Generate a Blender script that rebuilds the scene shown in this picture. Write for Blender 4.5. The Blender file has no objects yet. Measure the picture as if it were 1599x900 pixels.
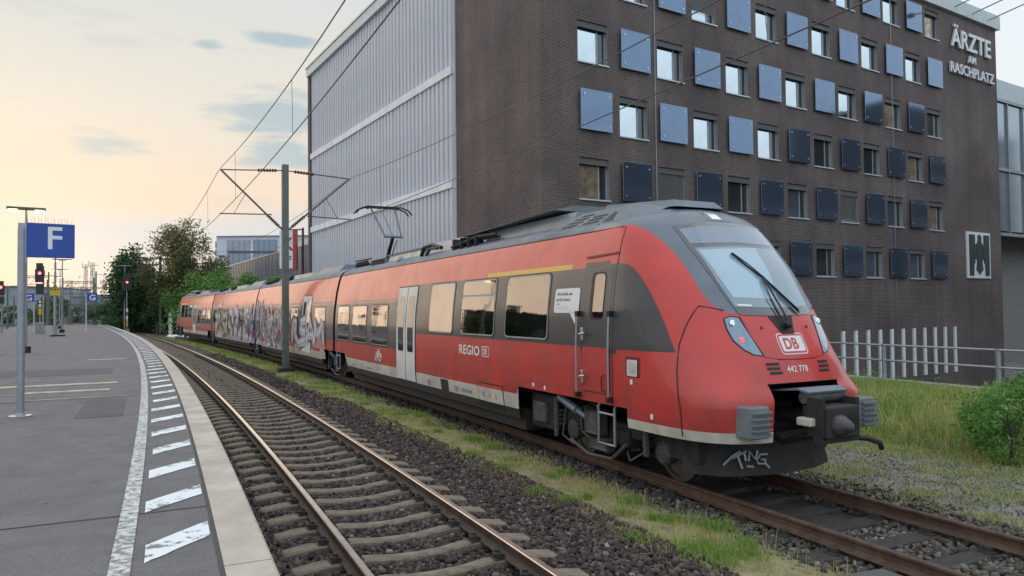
import bpy, bmesh, math, random
import numpy as np
from mathutils import Vector, Matrix
random.seed(7); RNG = np.random.default_rng(7)
scn = bpy.context.scene
R = math.radians

# ------------------------------------------------------------ camera
CAM_H = 2.36
pt, rl = math.atan(31 / 1155), math.atan(.0106)
cd = bpy.data.cameras.new('camera'); cam = bpy.data.objects.new('camera', cd); scn.collection.objects.link(cam)
cd.sensor_width = 36; cd.lens = 1155 / 1599 * 36; cd.clip_start = .05; cd.clip_end = 4000
_f = Vector((0, math.cos(pt), math.sin(pt))); _u = Vector((0, -math.sin(pt), math.cos(pt))); _r = Vector((1, 0, 0))
_cr = _r * math.cos(rl) - _u * math.sin(rl); _cu = _r * math.sin(rl) + _u * math.cos(rl)
cam.matrix_world = Matrix(((_cr.x, _cu.x, -_f.x, 0), (_cr.y, _cu.y, -_f.y, 0), (_cr.z, _cu.z, -_f.z, CAM_H), (0, 0, 0, 1)))
scn.camera = cam

# ------------------------------------------------------------ sky, sun, exposure
SUN_AZ, SUN_EL = -36.0, 5.0          # degrees, clockwise from +Y
world = bpy.data.worlds.new('World'); scn.world = world; world.use_nodes = True
nt = world.node_tree; N = nt.nodes; Lk = nt.links
for n in list(N): N.remove(n)
def wn(t, **k):
    n = N.new(t)
    for a, b in k.items(): setattr(n, a, b)
    return n
def wmath(op, a, b=None, clamp=False):
    n = wn('ShaderNodeMath', operation=op, use_clamp=clamp)
    for i, v in enumerate((a, b)):
        if v is None: continue
        if hasattr(v, 'is_output'): Lk.new(v, n.inputs[i])
        else: n.inputs[i].default_value = v
    return n.outputs[0]
def wramp(fac, stops):
    n = wn('ShaderNodeValToRGB'); Lk.new(fac, n.inputs[0]); e = n.color_ramp.elements
    while len(e) < len(stops): e.new(.5)
    for el, (p, c) in zip(e, stops): el.position = p; el.color = (*c, 1)
    return n.outputs[0]
def wmix(f, a, b):
    n = wn('ShaderNodeMixRGB')
    for i, v in enumerate((f, a, b)):
        if hasattr(v, 'is_output'): Lk.new(v, n.inputs[i])
        elif i: n.inputs[i].default_value = (*v, 1)
        else: n.inputs[i].default_value = v
    return n.outputs[0]
def wsmooth(v, a, b):
    n = wn('ShaderNodeMapRange', interpolation_type='SMOOTHSTEP'); Lk.new(v, n.inputs[0])
    n.inputs[1].default_value = a; n.inputs[2].default_value = b; n.inputs[3].default_value = 0; n.inputs[4].default_value = 1
    return n.outputs[0]
tc = wn('ShaderNodeTexCoord'); sep = wn('ShaderNodeSeparateXYZ'); Lk.new(tc.outputs['Generated'], sep.inputs[0])
el = sep.outputs[2]
sky = wn('ShaderNodeTexSky', sky_type='NISHITA'); sky.sun_disc = False
sky.sun_elevation = R(SUN_EL); sky.sun_rotation = R(SUN_AZ); sky.dust_density = 2.0; sky.ozone_density = 1.5
dotn = wn('ShaderNodeVectorMath', operation='DOT_PRODUCT'); Lk.new(tc.outputs['Generated'], dotn.inputs[0])
dotn.inputs[1].default_value = (math.sin(R(SUN_AZ)), math.cos(R(SUN_AZ)), 0.06)
sunw = wsmooth(dotn.outputs['Value'], -.35, .98)
# high thin veil of cloud over a Nishita sky: cream near the sunset, cool blue grey away from it
veil_warm = wramp(el, [(0, (.57, .43, .36)), (.06, (.64, .465, .36)), (.15, (.60, .49, .395)), (.24, (.55, .515, .45)), (.39, (.475, .495, .485)), (.6, (.62, .65, .66)), (1, (.80, .86, .92))])
veil_cool = wramp(el, [(0, (.62, .66, .70)), (.15, (.62, .72, .80)), (.4, (.64, .76, .88)), (1, (.80, .86, .92))])
veil = wmix(sunw, veil_cool, veil_warm)
mapn = wn('ShaderNodeMapping'); Lk.new(tc.outputs['Generated'], mapn.inputs[0]); mapn.inputs['Scale'].default_value = (1.6, 1.6, 8); mapn.inputs['Location'].default_value = (3.1, .4, 1.9)
nz = wn('ShaderNodeTexNoise'); Lk.new(mapn.outputs[0], nz.inputs[0]); nz.inputs['Scale'].default_value = 2.6; nz.inputs['Detail'].default_value = 7; nz.inputs['Roughness'].default_value = .58
nz2 = wn('ShaderNodeTexNoise'); Lk.new(mapn.outputs[0], nz2.inputs[0]); nz2.inputs['Scale'].default_value = 6; nz2.inputs['Detail'].default_value = 6
nsum = wmath('ADD', wmath('MULTIPLY', nz.outputs[0], .7), wmath('MULTIPLY', nz2.outputs[0], .3))
gap = wsmooth(nsum, .57, .66)
def patch(u, v, rx, ry):             # a thin spot of the veil where the blue shows
    x = (u - 799.5) / 1155; y = -(v - 481) / 1155
    d = Vector((x, 1, y)).normalized()
    s = wn('ShaderNodeVectorMath', operation='SUBTRACT'); Lk.new(tc.outputs['Generated'], s.inputs[0]); s.inputs[1].default_value = d
    m = wn('ShaderNodeVectorMath', operation='MULTIPLY'); Lk.new(s.outputs[0], m.inputs[0]); m.inputs[1].default_value = (1155 / rx, 1155 / rx, 1155 / ry)
    l = wn('ShaderNodeVectorMath', operation='LENGTH'); Lk.new(m.outputs[0], l.inputs[0])
    v1 = wmath('ADD', l.outputs['Value'], wmath('MULTIPLY', wmath('SUBTRACT', nsum, .5), 5.0))
    return wmath('SUBTRACT', 1, wsmooth(v1, .45, 1.15))
g = wmath('MULTIPLY', gap, .25)
for pp in ((146, 226, 62, 26), (440, 172, 75, 32), (445, 238, 60, 18), (430, 55, 50, 12), (325, 62, 40, 10)):
    g = wmath('MAXIMUM', g, wmath('MULTIPLY', patch(*pp), .92))
skyb = wn('ShaderNodeVectorMath', operation='SCALE'); Lk.new(sky.outputs[0], skyb.inputs[0]); skyb.inputs['Scale'].default_value = .10
bluec = wmix(.95, skyb.outputs[0], (.28, .365, .41))
col = wmix(g, veil, bluec)
# low grey-blue cloud bank near the horizon
elb = wmath('ADD', el, wmath('MULTIPLY', wmath('SUBTRACT', nz.outputs[0], .5), .10))
azx = sep.outputs[0]
ban = wmath('SUBTRACT', 1, wsmooth(elb, .10, .155))
bank_az = wsmooth(azx, -.56, -.49)
bankm = wmath('MULTIPLY', ban, wmath('ADD', wmath('MULTIPLY', bank_az, .62), .30))
bankc = wramp(el, [(0, (.56, .50, .48)), (.045, (.47, .48, .50)), (.1, (.43, .47, .50)), (.2, (.43, .475, .51))])
col = wmix(bankm, col, bankc)
tot = wmix(.95, skyb.outputs[0], col)
bg = wn('ShaderNodeBackground'); Lk.new(tot, bg.inputs[0]); bg.inputs[1].default_value = 1.0
wo = wn('ShaderNodeOutputWorld'); Lk.new(bg.outputs[0], wo.inputs[0])
sd = bpy.data.lights.new('sun', 'SUN'); sd.energy = .5; sd.angle = R(60); sd.color = (1.0, .78, .56)
sun = bpy.data.objects.new('sun', sd); scn.collection.objects.link(sun)
sun.rotation_euler = Vector((math.sin(R(SUN_AZ)) * math.cos(R(SUN_EL + 4)), math.cos(R(SUN_AZ)) * math.cos(R(SUN_EL + 4)), math.sin(R(SUN_EL + 4)))).to_track_quat('Z', 'Y').to_euler()
vs = scn.view_settings; scn.display_settings.display_device = 'sRGB'
vs.view_transform = 'Standard'; vs.look = 'None'; vs.exposure = 0.62; vs.gamma = 1; vs.use_curve_mapping = False

# ------------------------------------------------------------ helpers
COL = scn.collection
def link(o, parent=None):
    COL.objects.link(o)
    if parent: o.parent = parent
    return o
def tag(o, label=None, cat=None, group=None, kind=None):
    if label: o['label'] = label
    if cat: o['category'] = cat
    if group: o['group'] = group
    if kind: o['kind'] = kind
    return o
def empty(name, loc=(0, 0, 0), rz=0, label=None, cat=None, group=None):
    o = bpy.data.objects.new(name, None); o.location = loc; o.rotation_euler = (0, 0, rz); o.empty_display_size = .2
    return tag(link(o), label, cat, group)
def copy_tree(o, parent=None):
    c = o.copy(); COL.objects.link(c); c.parent = parent
    for ch in o.children: copy_tree(ch, c)
    return c
class MB:
    def __init__(s): s.v = []; s.f = []; s.m = []; s.ch = []
    def add(s, v, f, m=0):
        s.ch.append((list(v), list(f), m)); b = len(s.v); s.v += [tuple(p) for p in v]; s.f += [tuple(i + b for i in q) for q in f]; s.m += [m] * len(f); return s
    def box(s, x0, x1, y0, y1, z0, z1, m=0, M=None):
        v = [(x, y, z) for x in (x0, x1) for y in (y0, y1) for z in (z0, z1)]
        if M is not None: v = [M @ Vector(p) for p in v]
        return s.add(v, [(0, 1, 3, 2), (4, 6, 7, 5), (0, 4, 5, 1), (2, 3, 7, 6), (0, 2, 6, 4), (1, 5, 7, 3)], m)
    def bbox(s, x0, x1, y0, y1, z0, z1, b=.02, m=0):        # box with chamfered edges
        bm = bmesh.new(); bmesh.ops.create_cube(bm, size=1)
        for v in bm.verts: v.co = Vector(((x0 + x1) / 2 + v.co.x * (x1 - x0), (y0 + y1) / 2 + v.co.y * (y1 - y0), (z0 + z1) / 2 + v.co.z * (z1 - z0)))
        bmesh.ops.bevel(bm, geom=bm.edges[:], offset=b, segments=2, affect='EDGES', profile=.5)
        bm.verts.index_update(); s.add([v.co[:] for v in bm.verts], [[v.index for v in f.verts] for f in bm.faces], m); bm.free(); return s
    def tube(s, pts, r, n=8, m=0, cap=True):
        pts = [Vector(p) for p in pts]; rs = r if isinstance(r, (list, tuple)) else [r] * len(pts); vs = []; fs = []; up = None
        for i, p in enumerate(pts):
            t = (pts[min(i + 1, len(pts) - 1)] - pts[max(i - 1, 0)]).normalized()
            if up is None or abs(up.dot(t)) > .98: up = Vector((0, 0, 1)) if abs(t.z) < .9 else Vector((1, 0, 0))
            a = t.cross(up).normalized(); b2 = a.cross(t).normalized(); up = b2
            for k in range(n):
                an = 2 * math.pi * k / n; vs.append(p + (a * math.cos(an) + b2 * math.sin(an)) * rs[i])
        for i in range(len(pts) - 1):
            for k in range(n):
                fs.append((i * n + k, i * n + (k + 1) % n, (i + 1) * n + (k + 1) % n, (i + 1) * n + k))
        if cap: fs.append(tuple(range(n - 1, -1, -1))); fs.append(tuple((len(pts) - 1) * n + k for k in range(n)))
        return s.add(vs, fs, m)
    def lathe(s, c, axis, prof, n=20, m=0):                 # prof: (distance along axis, radius)
        c = Vector(c); ax = Vector(axis).normalized(); a = ax.orthogonal().normalized(); b = ax.cross(a); vs = []; fs = []
        for d, r in prof:
            for k in range(n):
                an = 2 * math.pi * k / n; vs.append(c + ax * d + (a * math.cos(an) + b * math.sin(an)) * max(r, 1e-4))
        for i in range(len(prof) - 1):
            for k in range(n): fs.append((i * n + k, i * n + (k + 1) % n, (i + 1) * n + (k + 1) % n, (i + 1) * n + k))
        fs.append(tuple(range(n - 1, -1, -1))); fs.append(tuple((len(prof) - 1) * n + k for k in range(n)))
        return s.add(vs, fs, m)
    def prism(s, poly, fn, d0, d1, m=0):                    # poly 2D, fn(a, b, d) -> 3D
        n = len(poly); vs = [fn(a, b, d0) for a, b in poly] + [fn(a, b, d1) for a, b in poly]
        fs = [tuple(range(n - 1, -1, -1)), tuple(range(n, 2 * n))] + [(i, (i + 1) % n, n + (i + 1) % n, n + i) for i in range(n)]
        return s.add(vs, fs, m)
    def each(s, name, mats, parent=None, smooth=False):        # every piece an object of its own
        return [MB().add(*c).build(name, mats, parent, smooth) for c in s.ch]
    def build(s, name, mats, parent=None, smooth=False, M=None):
        me = bpy.data.meshes.new(name); me.from_pydata([tuple(p) for p in s.v], [], s.f)
        for mt in (mats if isinstance(mats, (list, tuple)) else [mats]): me.materials.append(mt)
        if any(s.m): me.polygons.foreach_set('material_index', s.m)
        if s.f:
            bm = bmesh.new(); bm.from_mesh(me); bmesh.ops.recalc_face_normals(bm, faces=bm.faces[:]); bm.to_mesh(me); bm.free()
        if smooth:
            me.polygons.foreach_set('use_smooth', [True] * len(me.polygons))
            try: me.set_sharp_from_angle(angle=R(smooth if smooth is not True else 40))
            except Exception: pass
        o = bpy.data.objects.new(name, me)
        if M is not None: o.matrix_local = M
        return link(o, parent)
def npmesh(name, V, F, mats, parent=None, midx=None, uv=None, colr=None):
    me = bpy.data.meshes.new(name); V = np.asarray(V, np.float32); F = np.asarray(F, np.int32); k = F.shape[1]
    me.vertices.add(len(V)); me.vertices.foreach_set('co', V.ravel()); me.loops.add(F.size); me.loops.foreach_set('vertex_index', F.ravel())
    me.polygons.add(len(F)); me.polygons.foreach_set('loop_start', np.arange(0, F.size, k, dtype=np.int32))
    for mt in (mats if isinstance(mats, (list, tuple)) else [mats]): me.materials.append(mt)
    if midx is not None: me.polygons.foreach_set('material_index', np.asarray(midx, np.int32))
    if colr is not None:
        at = me.attributes.new('tone', 'FLOAT', 'POINT'); at.data.foreach_set('value', np.asarray(colr, np.float32))
    me.update(calc_edges=True); me.validate()
    o = bpy.data.objects.new(name, me); return link(o, parent)
def uv_metric(o, fn):
    me = o.data; l = me.uv_layers.new(name='UVMap')
    for lo in me.loops: l.data[lo.index].uv = fn(me.vertices[lo.vertex_index].co)

# ------------------------------------------------------------ materials
def mat(name, c, rough=.6, *a_, speck=0, grime=0, **k_):
    m = mat0(name, c, rough, *a_, **k_); t = m.node_tree; b = t.nodes['Principled BSDF']; inp = b.inputs['Base Color']
    def mixin(fac, col2, blend='MIX'):
        mx = t.nodes.new('ShaderNodeMixRGB'); mx.blend_type = blend; t.links.new(fac, mx.inputs[0]); mx.inputs[2].default_value = (*col2, 1)
        if inp.is_linked: t.links.new(inp.links[0].from_socket, mx.inputs[1])
        else: mx.inputs[1].default_value = inp.default_value
        t.links.new(mx.outputs[0], inp)
    def noise(sc, det, lo, hi, top, stretch=(1, 1, 1)):
        co = t.nodes.new('ShaderNodeTexCoord'); mp = t.nodes.new('ShaderNodeMapping'); mp.inputs['Scale'].default_value = stretch; t.links.new(co.outputs['Object'], mp.inputs[0]); n = t.nodes.new('ShaderNodeTexNoise'); n.inputs['Scale'].default_value = sc; n.inputs['Detail'].default_value = det; n.inputs['Roughness'].default_value = .65; t.links.new(mp.outputs[0], n.inputs[0])
        r_ = t.nodes.new('ShaderNodeMapRange'); r_.inputs[1].default_value = lo; r_.inputs[2].default_value = hi; r_.inputs[4].default_value = top; t.links.new(n.outputs[0], r_.inputs[0]); return r_.outputs[0], co
    if speck:
        f, _ = noise(85, 3, .5, .68, speck); mixin(f, (.42, .40, .38)); f, _ = noise(70, 3, .52, .72, speck); mixin(f, (.03, .03, .03)); f, _ = noise(.7, 8, .52, .75, speck * 1.2); mixin(f, (.06, .055, .055)); f, _ = noise(4.5, 2, .70, .73, .5); mixin(f, (.045, .043, .043))
    if grime:
        f, co = noise(2.2, 9, .35, .72, 1.0, (1, 1, .35)); sx = t.nodes.new('ShaderNodeSeparateXYZ'); t.links.new(co.outputs['Object'], sx.inputs[0]); r2 = t.nodes.new('ShaderNodeMapRange'); r2.inputs[1].default_value = 2.0; r2.inputs[2].default_value = .7; r2.inputs[4].default_value = grime; t.links.new(sx.outputs[2], r2.inputs[0])
        mm = t.nodes.new('ShaderNodeMath'); mm.operation = 'MULTIPLY'; t.links.new(f, mm.inputs[0]); t.links.new(r2.outputs[0], mm.inputs[1]); mixin(mm.outputs[0], (.085, .05, .042))
        f, _ = noise(55, 2, .66, .74, .5); mixin(f, (.16, .09, .08))
    return m
def mat0(name, c, rough=.6, metal=0, var=0, vscale=3, bump=0, bscale=30, spec=.5, c2=None, coat=0, emit=None, estr=0, dirt=0, stretch=(1, 1, 1), streak=0, coord='Object', trans=0):
    m = bpy.data.materials.new(name); m.use_nodes = True; t = m.node_tree; b = t.nodes['Principled BSDF']
    b.inputs['Base Color'].default_value = (*c, 1); b.inputs['Roughness'].default_value = rough; b.inputs['Metallic'].default_value = metal
    b.inputs['Specular IOR Level'].default_value = spec; b.inputs['Coat Weight'].default_value = coat; b.inputs['Coat Roughness'].default_value = .12
    if emit: b.inputs['Emission Color'].default_value = (*emit, 1); b.inputs['Emission Strength'].default_value = estr
    co = t.nodes.new('ShaderNodeTexCoord'); mp = t.nodes.new('ShaderNodeMapping'); mp.inputs['Scale'].default_value = stretch
    t.links.new(co.outputs[coord], mp.inputs[0])
    last = None
    if c2 or var:
        n = t.nodes.new('ShaderNodeTexNoise'); n.inputs['Scale'].default_value = vscale; n.inputs['Detail'].default_value = 8; n.inputs['Roughness'].default_value = .62
        t.links.new(mp.outputs[0], n.inputs[0])
        rp = t.nodes.new('ShaderNodeValToRGB'); e = rp.color_ramp.elements; e[0].position = .33; e[1].position = .67
        lo = c2 or tuple(x * (1 - var) for x in c); hi = c if c2 else tuple(min(1, x * (1 + var)) for x in c)
        e[0].color = (*lo, 1); e[1].color = (*hi, 1); t.links.new(n.outputs[0], rp.inputs[0]); last = rp.outputs[0]
    if dirt or streak:
        n = t.nodes.new('ShaderNodeTexNoise'); n.inputs['Scale'].default_value = 1.3; n.inputs['Detail'].default_value = 9; n.inputs['Roughness'].default_value = .7
        mp2 = t.nodes.new('ShaderNodeMapping'); mp2.inputs['Scale'].default_value = (1, 1, .25) if streak else (1, 1, 1); t.links.new(co.outputs[coord], mp2.inputs[0]); t.links.new(mp2.outputs[0], n.inputs[0])
        rp = t.nodes.new('ShaderNodeMapRange'); rp.inputs[1].default_value = .45; rp.inputs[2].default_value = .75; rp.inputs[4].default_value = dirt or streak
        t.links.new(n.outputs[0], rp.inputs[0])
        mx = t.nodes.new('ShaderNodeMixRGB'); t.links.new(rp.outputs[0], mx.inputs[0]); mx.inputs[2].default_value = (.10, .08, .065, 1)
        if last: t.links.new(last, mx.inputs[1])
        else: mx.inputs[1].default_value = (*c, 1)
        last = mx.outputs[0]
        ra = t.nodes.new('ShaderNodeMapRange'); ra.inputs[1].default_value = .3; ra.inputs[2].default_value = .8; ra.inputs[3].default_value = rough; ra.inputs[4].default_value = min(1, rough + .25)
        t.links.new(n.outputs[0], ra.inputs[0]); t.links.new(ra.outputs[0], b.inputs['Roughness'])
    if last: t.links.new(last, b.inputs['Base Color'])
    if bump:
        n = t.nodes.new('ShaderNodeTexNoise'); n.inputs['Scale'].default_value = bscale; n.inputs['Detail'].default_value = 6; t.links.new(mp.outputs[0], n.inputs[0])
        bp = t.nodes.new('ShaderNodeBump'); bp.inputs['Strength'].default_value = bump; bp.inputs['Distance'].default_value = .02; t.links.new(n.outputs[0], bp.inputs['Height']); t.links.new(bp.outputs[0], b.inputs['Normal'])
    return m
def tonemat(name, stops, rough=.8, spec=.3, transl=0):      # colour from the per-piece attribute 'tone'
    m = bpy.data.materials.new(name); m.use_nodes = True; t = m.node_tree; b = t.nodes['Principled BSDF']
    a = t.nodes.new('ShaderNodeAttribute'); a.attribute_name = 'tone'; rp = t.nodes.new('ShaderNodeValToRGB'); e = rp.color_ramp.elements
    while len(e) < len(stops): e.new(.5)
    for el_, (p, c) in zip(e, stops): el_.position = p; el_.color = (*c, 1)
    t.links.new(a.outputs['Fac'], rp.inputs[0]); t.links.new(rp.outputs[0], b.inputs['Base Color'])
    b.inputs['Roughness'].default_value = rough; b.inputs['Specular IOR Level'].default_value = spec
    if transl:
        tr = t.nodes.new('ShaderNodeBsdfTranslucent'); t.links.new(rp.outputs[0], tr.inputs[0]); mx = t.nodes.new('ShaderNodeMixShader'); mx.inputs[0].default_value = transl
        t.links.new(b.outputs[0], mx.inputs[1]); t.links.new(tr.outputs[0], mx.inputs[2]); t.links.new(mx.outputs[0], t.nodes['Material Output'].inputs[0])
    return m
def brickmat(name, c1, c2, mortar, bw=.25, rh=.083):
    m = bpy.data.materials.new(name); m.use_nodes = True; t = m.node_tree; b = t.nodes['Principled BSDF']
    uv = t.nodes.new('ShaderNodeUVMap'); br = t.nodes.new('ShaderNodeTexBrick'); t.links.new(uv.outputs[0], br.inputs[0])
    br.inputs['Scale'].default_value = 1; br.inputs['Brick Width'].default_value = bw; br.inputs['Row Height'].default_value = rh; br.inputs['Mortar Size'].default_value = .011; br.inputs['Mortar Smooth'].default_value = .3
    br.inputs['Color1'].default_value = (*c1, 1); br.inputs['Color2'].default_value = (*c2, 1); br.inputs['Mortar'].default_value = (*mortar, 1); br.inputs['Bias'].default_value = -.1
    n = t.nodes.new('ShaderNodeTexNoise'); n.inputs['Scale'].default_value = .25; n.inputs['Detail'].default_value = 8; t.links.new(uv.outputs[0], n.inputs[0])
    rp = t.nodes.new('ShaderNodeMapRange'); rp.inputs[1].default_value = .3; rp.inputs[2].default_value = .7; rp.inputs[3].default_value = .70; rp.inputs[4].default_value = 1.28; t.links.new(n.outputs[0], rp.inputs[0])
    mp = t.nodes.new('ShaderNodeMapping'); mp.inputs['Scale'].default_value = (1.1, .06, 1); t.links.new(uv.outputs[0], mp.inputs[0]); n3 = t.nodes.new('ShaderNodeTexNoise'); n3.inputs['Scale'].default_value = 1; n3.inputs['Detail'].default_value = 5; t.links.new(mp.outputs[0], n3.inputs[0]); r3 = t.nodes.new('ShaderNodeMapRange'); r3.inputs[1].default_value = .35; r3.inputs[2].default_value = .7; r3.inputs[3].default_value = 1.1; r3.inputs[4].default_value = .82; t.links.new(n3.outputs[0], r3.inputs[0]); ml = t.nodes.new('ShaderNodeMath'); ml.operation = 'MULTIPLY'; t.links.new(rp.outputs[0], ml.inputs[0]); t.links.new(r3.outputs[0], ml.inputs[1])
    mx = t.nodes.new('ShaderNodeMixRGB'); mx.blend_type = 'MULTIPLY'; mx.inputs[0].default_value = 1; t.links.new(br.outputs[0], mx.inputs[1]); t.links.new(ml.outputs[0], mx.inputs[2]); t.links.new(mx.outputs[0], b.inputs['Base Color'])
    bp = t.nodes.new('ShaderNodeBump'); bp.invert = True; bp.inputs['Strength'].default_value = .6; bp.inputs['Distance'].default_value = .008; t.links.new(br.outputs['Fac'], bp.inputs['Height']); t.links.new(bp.outputs[0], b.inputs['Normal'])
    b.inputs['Roughness'].default_value = .75; b.inputs['Specular IOR Level'].default_value = .35
    return m
def wornpaint(name, c, under, lo=.42, hi=.5, scale=6):      # paint with worn, patchy edges
    m = bpy.data.materials.new(name); m.use_nodes = True; t = m.node_tree; b = t.nodes['Principled BSDF']
    co = t.nodes.new('ShaderNodeTexCoord'); n = t.nodes.new('ShaderNodeTexNoise'); n.inputs['Scale'].default_value = scale; n.inputs['Detail'].default_value = 10; n.inputs['Roughness'].default_value = .72
    t.links.new(co.outputs['Object'], n.inputs[0]); rp = t.nodes.new('ShaderNodeMapRange'); rp.inputs[1].default_value = lo; rp.inputs[2].default_value = hi; t.links.new(n.outputs[0], rp.inputs[0])
    mx = t.nodes.new('ShaderNodeMixRGB'); t.links.new(rp.outputs[0], mx.inputs[0]); mx.inputs[1].default_value = (*under, 1); mx.inputs[2].default_value = (*c, 1); t.links.new(mx.outputs[0], b.inputs['Base Color'])
    b.inputs['Roughness'].default_value = .75
    return m
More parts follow.
